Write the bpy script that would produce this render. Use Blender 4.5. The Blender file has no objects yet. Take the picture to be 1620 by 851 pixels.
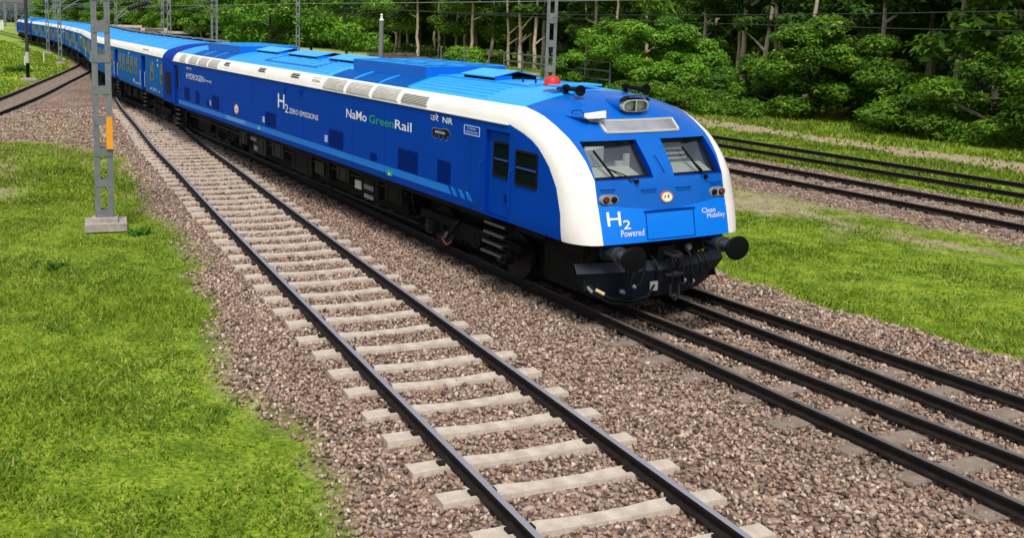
import bpy, bmesh, math, random
import numpy as np
from mathutils import Vector, Matrix
random.seed(7); rng = np.random.default_rng(11)
S = bpy.context.scene
COL = S.collection
rad = math.radians

# ------------------------------------------------------------------ camera
YAW, PITCH, ROLL, F, CX, CY = 2.7014, 0.1456, 0.0155, 1576.15, 593.8, 258.0
CAMP = Vector((11.5232, -10.2179, 4.4278))
fw = Vector((math.cos(PITCH)*math.cos(YAW), math.cos(PITCH)*math.sin(YAW), -math.sin(PITCH)))
rt = fw.cross(Vector((0, 0, 1))).normalized(); up = rt.cross(fw)
rt, up = rt*math.cos(ROLL)+up*math.sin(ROLL), -rt*math.sin(ROLL)+up*math.cos(ROLL)
cd = bpy.data.cameras.new('camera'); cam = bpy.data.objects.new('camera', cd); COL.objects.link(cam)
m = Matrix((rt, up, -fw)).transposed().to_4x4(); m.translation = CAMP; cam.matrix_world = m
cd.sensor_fit = 'HORIZONTAL'; cd.sensor_width = 36; cd.lens = F/1620*36
cd.shift_x = (810-CX)/1620; cd.shift_y = -(425.5-CY)/1620
cd.clip_start = 0.1; cd.clip_end = 6000
S.camera = cam

# ------------------------------------------------------------------ light
SUN_EL, SUN_AZ = 58, 328          # azimuth of the sun, degrees counter-clockwise from +X
W = bpy.data.worlds.new('World'); S.world = W; W.use_nodes = True
nt = W.node_tree; nt.nodes.clear()
sky = nt.nodes.new('ShaderNodeTexSky'); sky.sky_type = 'NISHITA'; sky.sun_disc = False
sky.sun_elevation = rad(SUN_EL); sky.sun_rotation = rad(90-SUN_AZ)
sky.air_density = 1.0; sky.dust_density = 3.0; sky.ozone_density = 1.0
hs = nt.nodes.new('ShaderNodeHueSaturation'); hs.inputs['Saturation'].default_value = 0.45
bg = nt.nodes.new('ShaderNodeBackground'); bg.inputs[1].default_value = 0.12
out = nt.nodes.new('ShaderNodeOutputWorld')
nt.links.new(sky.outputs[0], hs.inputs['Color']); nt.links.new(hs.outputs[0], bg.inputs[0]); nt.links.new(bg.outputs[0], out.inputs[0])
ld = bpy.data.lights.new('sun', 'SUN'); ld.energy = 2.4; ld.angle = rad(14); ld.color = (1, .96, .9)
sun = bpy.data.objects.new('sun', ld); COL.objects.link(sun)
d = Vector((math.cos(rad(SUN_EL))*math.cos(rad(SUN_AZ)), math.cos(rad(SUN_EL))*math.sin(rad(SUN_AZ)), math.sin(rad(SUN_EL))))
sun.rotation_euler = d.to_track_quat('Z', 'Y').to_euler()
S.view_settings.view_transform = 'Standard'; S.view_settings.look = 'None'
S.view_settings.exposure = 0.3; S.view_settings.gamma = 1
try: S.cycles.max_bounces = 6; S.cycles.transparent_max_bounces = 12
except Exception: pass

# ------------------------------------------------------------------ materials
MATS = {}
def mat(name, col, rough=.5, metal=0, var=.0, vscale=3., bump=0, bscale=30., spec=.5, attr=None, dirt=None, coat=0):
    if name in MATS: return MATS[name]
    ma = bpy.data.materials.new(name); ma.use_nodes = True; n = ma.node_tree; N = n.nodes; L = n.links
    b = N['Principled BSDF']; b.inputs['Roughness'].default_value = rough; b.inputs['Metallic'].default_value = metal
    b.inputs['Specular IOR Level'].default_value = spec; b.inputs['Coat Weight'].default_value = coat
    b.inputs['Base Color'].default_value = (*col, 1)
    src = None
    if attr:
        a = N.new('ShaderNodeAttribute'); a.attribute_name = attr; src = a.outputs['Color']
    if var > 0 or bump > 0 or dirt:
        tc = N.new('ShaderNodeTexCoord')
    if var > 0:
        no = N.new('ShaderNodeTexNoise'); no.inputs['Scale'].default_value = vscale; no.inputs['Detail'].default_value = 6
        L.new(tc.outputs['Object'], no.inputs['Vector'])
        mr = N.new('ShaderNodeMapRange'); mr.inputs[1].default_value = .3; mr.inputs[2].default_value = .7
        mr.inputs[3].default_value = 1-var; mr.inputs[4].default_value = 1+var
        L.new(no.outputs[0], mr.inputs[0])
        mx = N.new('ShaderNodeVectorMath'); mx.operation = 'SCALE'
        if src: L.new(src, mx.inputs[0])
        else: mx.inputs[0].default_value = col
        L.new(mr.outputs[0], mx.inputs['Scale']); src = mx.outputs[0]
    if dirt:   # (colour, amount, scale): streaks and grime
        no = N.new('ShaderNodeTexNoise'); no.inputs['Scale'].default_value = dirt[2]; no.inputs['Detail'].default_value = 8; no.inputs['Roughness'].default_value = .7
        mp = N.new('ShaderNodeMapping'); mp.inputs['Scale'].default_value = (1, 1, .25)
        L.new(tc.outputs['Object'], mp.inputs[0]); L.new(mp.outputs[0], no.inputs['Vector'])
        mr = N.new('ShaderNodeMapRange'); mr.inputs[1].default_value = .45; mr.inputs[2].default_value = .75
        mr.inputs[3].default_value = 0; mr.inputs[4].default_value = dirt[1]; L.new(no.outputs[0], mr.inputs[0])
        mi = N.new('ShaderNodeMix'); mi.data_type = 'RGBA'; L.new(mr.outputs[0], mi.inputs[0])
        if src: L.new(src, mi.inputs[6])
        else: mi.inputs[6].default_value = (*col, 1)
        mi.inputs[7].default_value = (*dirt[0], 1); src = mi.outputs[2]
    if src: L.new(src, b.inputs['Base Color'])
    if bump > 0:
        no = N.new('ShaderNodeTexNoise'); no.inputs['Scale'].default_value = bscale; no.inputs['Detail'].default_value = 5
        L.new(tc.outputs['Object'], no.inputs['Vector'])
        bp = N.new('ShaderNodeBump'); bp.inputs['Strength'].default_value = bump; bp.inputs['Distance'].default_value = .02
        L.new(no.outputs[0], bp.inputs['Height']); L.new(bp.outputs[0], b.inputs['Normal'])
    MATS[name] = ma; return ma

BLUE = mat('deep_blue_paint', (.0, .050, .37), .5, var=.06, vscale=1.2, dirt=((.0, .038, .26), .4, 1.5), spec=.04)
BLUE2 = mat('recess_blue_paint', (.0, .034, .30), .5, spec=.03)
PANEL = mat('panel_blue_paint', (.0, .017, .17), .5, spec=.03)
AZURE = mat('azure_paint', (.0, .175, .66), .4, var=.05, spec=.3)
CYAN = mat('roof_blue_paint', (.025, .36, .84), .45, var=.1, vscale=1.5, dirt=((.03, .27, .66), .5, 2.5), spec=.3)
COACHB = mat('coach_blue_paint', (.0, .12, .43), .5, spec=.05, var=.1, vscale=1.5, dirt=((.005, .06, .27), .5, 2))
WHITE = mat('white_paint', (.82, .79, .755), .38, var=.03, vscale=2, dirt=((.66, .62, .57), .45, 2.2))
GRILLE = mat('grille_grey', (.74, .71, .68), .6, var=.1)
LETTER = mat('white_lettering', (.82, .84, .88), .5)
LETTERB = mat('pale_blue_lettering', (.52, .66, .95), .5)
GREENL = mat('green_lettering', (.015, .33, .10), .5)
BLACK = mat('black_rubber', (.008, .008, .010), .6, spec=.12)
BLACKM = mat('black_steel', (.004, .004, .005), .6, spec=.12)
UNDER = mat('underframe_black', (.004, .004, .004), .8, spec=.2, var=.5, vscale=4)
UNDERG = mat('underframe_grey', (.008, .0085, .010), .6, spec=.3, var=.4, vscale=5)
NAVY = mat('plough_navy', (.002, .006, .016), .6, spec=.25, var=.4, vscale=4)
GREYM = mat('galvanised_steel', (.19, .205, .22), .45, metal=.25, var=.18, vscale=6, dirt=((.15, .15, .15), .6, 5), bump=.1)
STEELD = mat('weathered_steel', (.15, .16, .17), .55, metal=.2, var=.2, vscale=4)
CHROME = mat('lamp_chrome', (.62, .64, .66), .3, metal=.35)
LAMPG = mat('lamp_housing_grey', (.45, .46, .46), .35)
REDL = mat('red_lens', (.22, .012, .01), .15)
REDB = mat('red_beacon', (.62, .025, .02), .3)
ORANGE = mat('orange_paint', (.85, .33, .02), .45, var=.1)
CONC = mat('concrete', (.36, .32, .28), .85, var=.2, vscale=8, bump=.5, bscale=60, dirt=((.2, .17, .13), .5, 6))
SLEEP = mat('sleeper_concrete', (.52, .445, .365), .85, var=.18, vscale=6, bump=.5, bscale=50, dirt=((.25, .17, .12), .55, 4))
SLEEPD = mat('dirty_sleeper_concrete', (.24, .19, .15), .85, var=.2, vscale=6, bump=.5, bscale=50, dirt=((.13, .09, .07), .6, 4))
RAILTOP = mat('rail_head_steel', (.36, .36, .40), .4, metal=.4)
RAILTOPR = mat('rail_head_rusty', (.15, .13, .125), .5, metal=.3)
RAILS = mat('rail_side_steel', (.014, .010, .009), .7, spec=.2, var=.4, vscale=8)
RUST = mat('rusty_steel', (.10, .045, .02), .8, var=.3, vscale=10)
INSUL = mat('insulator_black', (.02, .02, .022), .3)
BEIGE = mat('dash_beige', (.6, .57, .5), .6)
CABGREY = mat('cab_grey', (.28, .30, .30), .7)
GOLD = mat('window_frame_olive', (.14, .19, .07), .5)
SHUT = mat('window_shutter', (.13, .12, .11), .6, var=.1)
SHUTD = mat('window_dark_glass', (.025, .024, .026), .3, spec=.2)
DARKG = mat('dark_glass', (.004, .010, .009), .2, spec=.01)
DIRT = mat('dirt_path_earth', (.40, .30, .21), .9, var=.2, vscale=1.2, bump=.4, bscale=6)
BARK = mat('tree_bark', (.23, .18, .12), .9, var=.35, vscale=3, bump=.5, bscale=12)
BARKD = mat('dark_tree_bark', (.06, .05, .04), .9, var=.35, vscale=3, bump=.5, bscale=12)
BARKP = mat('pale_tree_bark', (.50, .42, .30), .9, var=.35, vscale=3, bump=.5, bscale=12)
WIRE = mat('wire_grey', (.25, .26, .27), .5)
WIREB = mat('wire_dark', (.03, .035, .035), .5)
PILE = mat('old_timber', (.10, .075, .06), .85, var=.4, vscale=3)

def glassmat(name, tint, refl, rough=.03):
    ma = bpy.data.materials.new(name); ma.use_nodes = True; n = ma.node_tree; N = n.nodes; L = n.links; N.clear()
    o = N.new('ShaderNodeOutputMaterial'); t = N.new('ShaderNodeBsdfTransparent'); t.inputs[0].default_value = (*tint, 1)
    g = N.new('ShaderNodeBsdfGlossy'); g.inputs['Roughness'].default_value = rough; g.inputs[0].default_value = (.9, .95, 1, 1)
    f = N.new('ShaderNodeFresnel'); f.inputs[0].default_value = 1.5
    mr = N.new('ShaderNodeMath'); mr.operation = 'ADD'; mr.inputs[1].default_value = refl; L.new(f.outputs[0], mr.inputs[0])
    mx = N.new('ShaderNodeMixShader'); L.new(mr.outputs[0], mx.inputs[0]); L.new(t.outputs[0], mx.inputs[1]); L.new(g.outputs[0], mx.inputs[2])
    L.new(mx.outputs[0], o.inputs[0]); return ma
GLASS = glassmat('windscreen_glass', (.70, .77, .77), .12)
GLASSL = glassmat('lamp_glass', (.93, .95, .95), .04)

def leafmat(name, attr='tint', trans=.35, rough=.6):
    ma = bpy.data.materials.new(name); ma.use_nodes = True; n = ma.node_tree; N = n.nodes; L = n.links
    b = N['Principled BSDF']; a = N.new('ShaderNodeAttribute'); a.attribute_name = attr
    L.new(a.outputs['Color'], b.inputs['Base Color']); b.inputs['Roughness'].default_value = rough
    b.inputs['Specular IOR Level'].default_value = .25
    t = N.new('ShaderNodeBsdfTranslucent'); L.new(a.outputs['Color'], t.inputs[0])
    mx = N.new('ShaderNodeMixShader'); mx.inputs[0].default_value = trans
    L.new(b.outputs[0], mx.inputs[1]); L.new(t.outputs[0], mx.inputs[2]); L.new(mx.outputs[0], N['Material Output'].inputs[0]); return ma
LEAF = leafmat('foliage'); GRASSM = leafmat('grass_blades', trans=.3)
STONEM = mat('ballast_stone', (.3, .2, .18), .9, attr='tint', spec=.2)

# ------------------------------------------------------------------ mesh helpers
def tag(o, label=None, cat=None, group=None, kind=None):
    if label: o['label'] = label
    if cat: o['category'] = cat
    if group: o['group'] = group
    if kind: o['kind'] = kind
    return o
def empty(name, loc=(0, 0, 0), rz=0, label=None, cat=None, group=None, kind=None):
    o = bpy.data.objects.new(name, None); o.empty_display_size = .3; COL.objects.link(o)
    o.location = loc; o.rotation_euler = (0, 0, rz); return tag(o, label, cat, group, kind)
class MB:
    def __init__(s): s.v = []; s.f = []; s.m = []; s.mats = []
    def mi(s, ma):
        if ma not in s.mats: s.mats.append(ma)
        return s.mats.index(ma)
    def add(s, vs, fs, ma):
        o = len(s.v); s.v += [tuple(p) for p in vs]; k = s.mi(ma)
        for f in fs: s.f.append(tuple(i+o for i in f)); s.m.append(k)
        return s
    def box(s, c, sz, ma, R=None):
        hx, hy, hz = sz[0]/2, sz[1]/2, sz[2]/2
        vs = [Vector((x*hx, y*hy, z*hz)) for x in (-1, 1) for y in (-1, 1) for z in (-1, 1)]
        if R is not None: vs = [R @ p for p in vs]
        c = Vector(c)
        return s.add([p+c for p in vs], [(0, 1, 3, 2), (4, 6, 7, 5), (0, 4, 5, 1), (2, 3, 7, 6), (0, 2, 6, 4), (1, 5, 7, 3)], ma)
    def hexa(s, p, ma):   # p: 8 points, bottom ring 0-3, top ring 4-7
        return s.add(p, [(3, 2, 1, 0), (4, 5, 6, 7), (0, 1, 5, 4), (1, 2, 6, 5), (2, 3, 7, 6), (3, 0, 4, 7)], ma)
    def quad(s, a, b, c, d, ma): return s.add([a, b, c, d], [(0, 1, 2, 3)], ma)
    def tube(s, pts, r, ma, n=8, cap=True, sz=1.0):
        pts = [Vector(p) for p in pts]; rs = r if isinstance(r, (list, tuple)) else [r]*len(pts)
        vs = []; prev = None
        for i, p in enumerate(pts):
            t = (pts[min(i+1, len(pts)-1)]-pts[max(i-1, 0)]).normalized()
            a = Vector((0, 0, 1)) if abs(t.z) < .95 else Vector((1, 0, 0))
            if prev is not None: u = (prev-t*prev.dot(t)).normalized()
            else: u = t.cross(a).normalized()
            prev = u; w = t.cross(u)
            for k in range(n):
                an = 2*math.pi*k/n; o = (u*math.cos(an)+w*math.sin(an))*rs[i]; o.z *= sz; vs.append(p+o)
        fs = [(i*n+k, i*n+(k+1) % n, (i+1)*n+(k+1) % n, (i+1)*n+k) for i in range(len(pts)-1) for k in range(n)]
        if cap: fs += [tuple(range(n))[::-1], tuple((len(pts)-1)*n+k for k in range(n))]
        return s.add(vs, fs, ma)
    def disc(s, c, ax, prof, ma, n=20, sz=1.0):   # lathe of (offset along axis, radius) about axis at c; z squashed by sz
        pts = [Vector(c)+Vector(ax).normalized()*o for o, r in prof]
        return s.tube(pts, [r for o, r in prof], ma, n, True, sz)
    def bar(s, a, b, w, h, ma):
        a, b = Vector(a), Vector(b); t = (b-a).normalized()
        u = t.cross(Vector((0, 0, 1)));
        if u.length < 1e-3: u = Vector((1, 0, 0))
        u.normalize(); q = u.cross(t)
        vs = [e+u*x*w/2+q*y*h/2 for e in (a, b) for x, y in ((-1, -1), (1, -1), (1, 1), (-1, 1))]
        return s.add(vs, [(3, 2, 1, 0), (4, 5, 6, 7), (0, 1, 5, 4), (1, 2, 6, 5), (2, 3, 7, 6), (3, 0, 4, 7)], ma)
    def mesh(s, name, smooth=None, bevel=0):
        me = bpy.data.meshes.new(name); me.from_pydata(s.v, [], s.f)
        for ma in s.mats: me.materials.append(ma)
        me.polygons.foreach_set('material_index', s.m); me.update()
        if bevel:
            bm = bmesh.new(); bm.from_mesh(me)
            bmesh.ops.bevel(bm, geom=bm.edges[:], offset=bevel, segments=2, affect='EDGES', profile=.5)
            bm.to_mesh(me); bm.free()
        if smooth:
            me.polygons.foreach_set('use_smooth', [True]*len(me.polygons)); me.set_sharp_from_angle(angle=rad(smooth))
        return me
    def build(s, name, parent=None, smooth=None, bevel=0, loc=None, **kw):
        o = bpy.data.objects.new(name, s.mesh(name, smooth, bevel)); COL.objects.link(o)
        if parent: o.parent = parent
        if loc: o.location = loc
        return tag(o, **kw)
def inst(name, me, parent=None, loc=(0, 0, 0), rz=0, sc=None):
    o = bpy.data.objects.new(name, me); COL.objects.link(o); o.parent = parent; o.location = loc; o.rotation_euler = (0, 0, rz)
    if sc: o.scale = sc
    return o
def copy_tree(o, parent=None):
    c = o.copy(); COL.objects.link(c); c.parent = parent
    for ch in list(o.children): copy_tree(ch, c)
    return c
def npmesh(name, V, Fc, ma, tint=None, k=3):
    me = bpy.data.meshes.new(name); V = np.ascontiguousarray(V, np.float32); Fc = np.ascontiguousarray(Fc, np.int32)
    me.vertices.add(len(V)); me.vertices.foreach_set('co', V.ravel())
    me.loops.add(Fc.size); me.loops.foreach_set('vertex_index', Fc.ravel())
    me.polygons.add(len(Fc)); me.polygons.foreach_set('loop_start', np.arange(0, Fc.size, k, dtype=np.int32))
    me.update(calc_edges=True)
    if tint is not None:
        a = me.color_attributes.new('tint', 'FLOAT_COLOR', 'POINT')
        a.data.foreach_set('color', np.concatenate([tint, np.ones((len(tint), 1))], 1).astype(np.float32).ravel())
    if ma: me.materials.append(ma)
    return me
def interp(tab):
    xs = np.array([t[0] for t in tab], float); ys = np.array([t[1] for t in tab], float)
    o = np.argsort(xs); xs, ys = xs[o], ys[o]
    d = np.gradient(ys, xs)
    def f(x):
        x = np.clip(x, xs[0], xs[-1]); i = np.clip(np.searchsorted(xs, x)-1, 0, len(xs)-2)
        h = xs[i+1]-xs[i]; t = (x-xs[i])/h
        return (2*t**3-3*t**2+1)*ys[i]+(t**3-2*t**2+t)*h*d[i]+(-2*t**3+3*t**2)*ys[i+1]+(t**3-t**2)*h*d[i+1]
    return f
def lin(tab):
    xs = [t[0] for t in tab]; ys = [t[1] for t in tab]
    return lambda x: float(np.interp(x, xs, ys))
FONTC = {}
def textmesh(body, bold=False):
    cu = bpy.data.curves.new('lettering', 'FONT'); cu.body = body; cu.resolution_u = 2
    if bold: cu.offset = .007
    ob = bpy.data.objects.new('lettering', cu); COL.objects.link(ob)
    dg = bpy.context.evaluated_depsgraph_get(); me = bpy.data.meshes.new_from_object(ob.evaluated_get(dg))
    bpy.data.objects.remove(ob); bpy.data.curves.remove(cu); return me
def text_side(body, x0, x1, z0, z1, ma, parent, y=-1.6245, bold=False, name='lettering'):
    me = textmesh(body, bold); n = len(me.vertices); co = np.empty(n*3); me.vertices.foreach_get('co', co); co = co.reshape(-1, 3)
    a = co.min(0); b = co.max(0); q = (co-a)/np.maximum(b-a, 1e-6)
    me.vertices.foreach_set('co', np.stack([x0+q[:, 0]*(x1-x0), np.full(n, y), z0+q[:, 1]*(z1-z0)], 1).ravel())
    me.materials.clear(); me.materials.append(ma); me.update()
    o = bpy.data.objects.new(name, me); COL.objects.link(o); o.parent = parent; return o

# ------------------------------------------------------------------ track geometry
yA = interp([(16, -.25), (8, -.08), (0, .09), (-5, .13), (-8.6, .24), (-12.8, .38), (-17.5, .52), (-24, .62), (-35, .85), (-46, 1.25), (-57, 2.3),
             (-68, 3.7), (-79, 4.8), (-90, 5.6), (-113, 6.7), (-135, 7.3), (-158, 7.7), (-230, 8.2)])
yB = interp([(16, 1.75), (8, 1.13), (4, .93), (0, .77), (-5, .62), (-10, .5), (-14, .48)])
yL = interp([(16, -5.75), (8, -4.88), (4, -4.5), (-1, -4.03), (-5.5, -3.6), (-12.8, -2.85), (-16, -2.5), (-20.95, -2.0), (-28.5, -1.08), (-36, -.2), (-44, .9)])
yO = interp([(-14, -14.9), (-20, -12.7), (-28, -10.0), (-35.5, -7.45), (-43.5, -4.95), (-55.3, -1.68), (-68.2, 1.84), (-79, 4.4), (-86, 5.3)])
yC = lambda x: 13.38+0*np.asarray(x); yD = lambda x: 17.68+0*np.asarray(x)
HG = .872
def rail_mesh(name, fy, off, x0, x1, top, step=.6, h=.135, mats=None):
    prof = [(-.07, -h), (.07, -h), (.07, -h+.018), (.012, -h+.035), (.012, -.036), (.035, -.03), (.034, 0), (-.034, 0), (-.035, -.03), (-.012, -.036), (-.012, -h+.035), (-.07, -h+.018)]
    n = max(2, int(abs(x1-x0)/step)); xs = np.linspace(x0, x1, n); M = MB(); vs = []
    for x in xs:
        y = float(fy(x)); dy = (float(fy(x+.05))-float(fy(x-.05)))/.1; l = math.hypot(1, dy); nx, ny = -dy/l, 1/l
        for a, z in prof: vs.append((x+nx*(off+a), y+ny*(off+a), z))
    k = len(prof); o = 0
    for i in range(n-1):
        for j in range(k):
            f = (i*k+j, i*k+(j+1) % k, (i+1)*k+(j+1) % k, (i+1)*k+j); M.f.append(f); M.m.append(M.mi(top) if j == 6 else M.mi(RAILS))
    M.v = vs; M.f.append(tuple(range(k))); M.m.append(M.mi(RAILS)); M.f.append(tuple((n-1)*k+j for j in range(k))[::-1]); M.m.append(M.mi(RAILS))
    return M.mesh(name)
def sleeper_mesh(half=1.33, w=.215, ma=SLEEP, clips=True, dz=0):
    M = MB(); xs = [-half, -1.12, -.62, -.3, .3, .62, 1.12, half]; zt = [-.136, -.134, -.137, -.148, -.148, -.137, -.134, -.136]
    if half < 1.2: xs = np.linspace(-half, half, 8); 
    vs = []
    for y, z in zip(xs, zt):
        ww = w*(1.0 if abs(y) > .5 else .82); e = .05 if abs(y) > half-.01 else 0
        vs += [(-ww/2-.03, y, -.33+dz), (-ww/2, y*(1-e*.0), z+dz), (ww/2, y, z+dz), (ww/2+.03, y, -.33+dz)]
    fs = []
    for i in range(7):
        a = i*4; fs += [(a+1, a+2, a+6, a+5), (a, a+1, a+5, a+4), (a+2, a+3, a+7, a+6)]
    fs += [(0, 3, 2, 1), (28, 29, 30, 31)]
    M.add(vs, fs, ma)
    if clips:
        for s in (-1, 1):
            for t in (-.105, .105): M.box((0, s*HG+t, -.125+dz), (.09, .07, .035), RAILS)
    return M.mesh('sleeper')
def track(label, fy, x0, x1, pitch=.72, sl=None, top=RAILTOP, sx=None, name='railway_track'):
    root = empty(name, (0, 0, 0), kind='structure')
    root['label'] = label
    for s in (-1, 1): inst('rail', rail_mesh('rail', fy, s*HG, x0, x1, top), root)
    if sl:
        a, b = sx or (x0, x1); n = int((b-a)/pitch); r = random.Random(len(label))
        for i in range(n):
            x = a+i*pitch+r.uniform(-.03, .03); dy = (float(fy(x+.1))-float(fy(x-.1)))/.2
            o = inst('sleeper', sl, root, (x, float(fy(x))+r.uniform(-.03, .03), r.uniform(-.008, .006)), math.atan(dy)+r.uniform(-.012, .012))
    return root
SL1 = sleeper_mesh(); SL2 = sleeper_mesh(ma=SLEEPD, clips=True, dz=-.012)
SLW = sleeper_mesh(half=1.72, w=.26, ma=SLEEPD, clips=False, dz=-.02)
track('empty curved track with pale concrete sleepers in front of the train', yL, -42, 14, sl=SL1, sx=(-36.5, 12))
trA = track('track the blue train stands on', yA, -226, 15, top=RAILTOPR)
r = random.Random(5)
for i in range(52):
    x = 13-.78*i; dy = (float(yA(x+.1))-float(yA(x-.1)))/.2
    inst('sleeper', SLW if x > -14 else SL2, trA, (x, float(yA(x))+(.4 if x > -14 else 0)+r.uniform(-.12, .12), r.uniform(-.012, .0)), math.atan(dy)+r.uniform(-.02, .02))
track('second pair of rails branching off under the nose of the train', yB, -14, 15, top=RAILTOPR)
track('curved siding joining from the left edge of the picture', yO, -86, -14, sl=SL2, sx=(-70, -18), top=RAILTOPR)
track('track beyond the train beside the grass strip', yC, -120, 45, sl=SL2, sx=(-28, 30), pitch=.75, top=RAILTOPR)
track('farthest track, half sunk in grass', yD, -120, 45, top=RAILTOPR)

# ------------------------------------------------------------------ ground
ylft = lin([(-86, 3.6), (-76, 2.3), (-66, .3), (-55, -3.1), (-43.5, -6.5), (-36, -9.0), (-31, -10.2), (-28.5, -9.6), (-26.8, -7.2), (-25.6, -5.4), (-23, -4.35), (-20, -4.15), (-12.5, -5.0), (-6.6, -5.55), (-2.8, -6.1), (2, -6.6), (8, -7.2), (16, -8.1)][::1])
yrgt = lin([(-90, 8.5), (-46, 4.2), (-24, 3.4), (-8, 3.0), (-2, 3.5), (2, 3.7), (8, 4.2), (16, 5.2)])
def vnoise(x, y, sc, seed=0):
    r = np.random.default_rng(seed); g = r.random((128, 128)); u = x/sc+500; v = y/sc+500
    i = np.floor(u).astype(int); j = np.floor(v).astype(int); fu = u-i; fv = v-j; fu = fu*fu*(3-2*fu); fv = fv*fv*(3-2*fv)
    q = lambda a, b: g[a % 128, b % 128]
    return (q(i, j)*(1-fu)+q(i+1, j)*fu)*(1-fv)+(q(i, j+1)*(1-fu)+q(i+1, j+1)*fu)*fv-.5
YL = np.vectorize(ylft); YR = np.vectorize(yrgt)
PATH = lin([(-330, 12), (-297, 17), (-248, 25), (-206, 33), (-170, 38), (-110, 40.5), (-90, 40.5), (-61, 38.0), (-50, 33), (-40, 28), (-30, 24.9), (-24, 23.9), (0, 23.6), (45, 24.5)]); PV = np.vectorize(PATH)
def masks(x, y):
    n = vnoise(x, y, 1.3, 1)*.9+vnoise(x, y, .45, 2)*.6+vnoise(x, y, 4, 3)*.8
    b = np.minimum(y-YL(x), YR(x)-y)
    # open gravel wedge between the siding and the main line
    c = np.minimum(y-10.9, 16.2-y)+np.where(x > -12, 0, 0)
    c = np.minimum(c, 1e3)
    B = np.clip((np.maximum(b, c-.2)*1.0+n*.55)/.5+.5, 0, 1)
    w = np.abs(y-PV(x)); D = np.clip((1.35-w+n*.5)/.4, 0, 1)
    d2 = np.clip((1.0-np.abs(y-10.3)*.8+n*1.6)/.6, 0, 1)*(1-B)*.8
    D = np.maximum(D, d2)
    # thin worn patches in the left meadow next to the gravel
    e = np.clip((1.3-np.abs(YL(x)-y+.4)*(.9)+n*1.6)/1.0, 0, 1)*(x < -14)*(y < 0)*(x > -32)*.8
    D = np.maximum(D, e*(1-B))
    g = np.clip((1.1-((x+18.5)/5.5)**2-((y+9.0)/2.4)**2+n*1.1)/.9, 0, 1)*.75
    D = np.maximum(D, g*(1-B))
    h = np.clip((-4.6-y)/.8, 0, 1)*np.clip((-20-x)/3, 0, 1)*np.clip(.45+n*.8, 0, .8)*(y > YL(x)+2.2)
    D = np.maximum(D, h)
    return B, D
def gheight(x, y, B):
    return -.30+B*(.105)+vnoise(x, y, 1.1, 9)*.03+vnoise(x, y, 5, 10)*.05*(1-B)
def build_ground():
    xs = np.concatenate([np.arange(-90, -30, .5), np.arange(-30, 16.01, .2), np.arange(17, 46, 1.)]); ys = np.concatenate([np.arange(-60, -16, 1.5), np.arange(-16, 30.01, .22), np.arange(31, 60, 1.5)])
    X, Y = np.meshgrid(xs, ys, indexing='ij'); B, D = masks(X, Y); Z = gheight(X, Y, B)
    V = np.stack([X, Y, Z], -1).reshape(-1, 3); nx, ny = X.shape
    I = (np.arange(nx-1)[:, None]*ny+np.arange(ny-1)[None]).ravel(); Fc = np.stack([I, I+ny, I+ny+1, I+1], 1)
    return npmesh('ground', V, Fc, None, np.stack([B, D, np.clip((1.3-np.abs(Y-yA(X)))/.35, 0, 1)*(X < .6)], -1).reshape(-1, 3), 4)  # third channel: mask of the painted shade below the train
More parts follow.
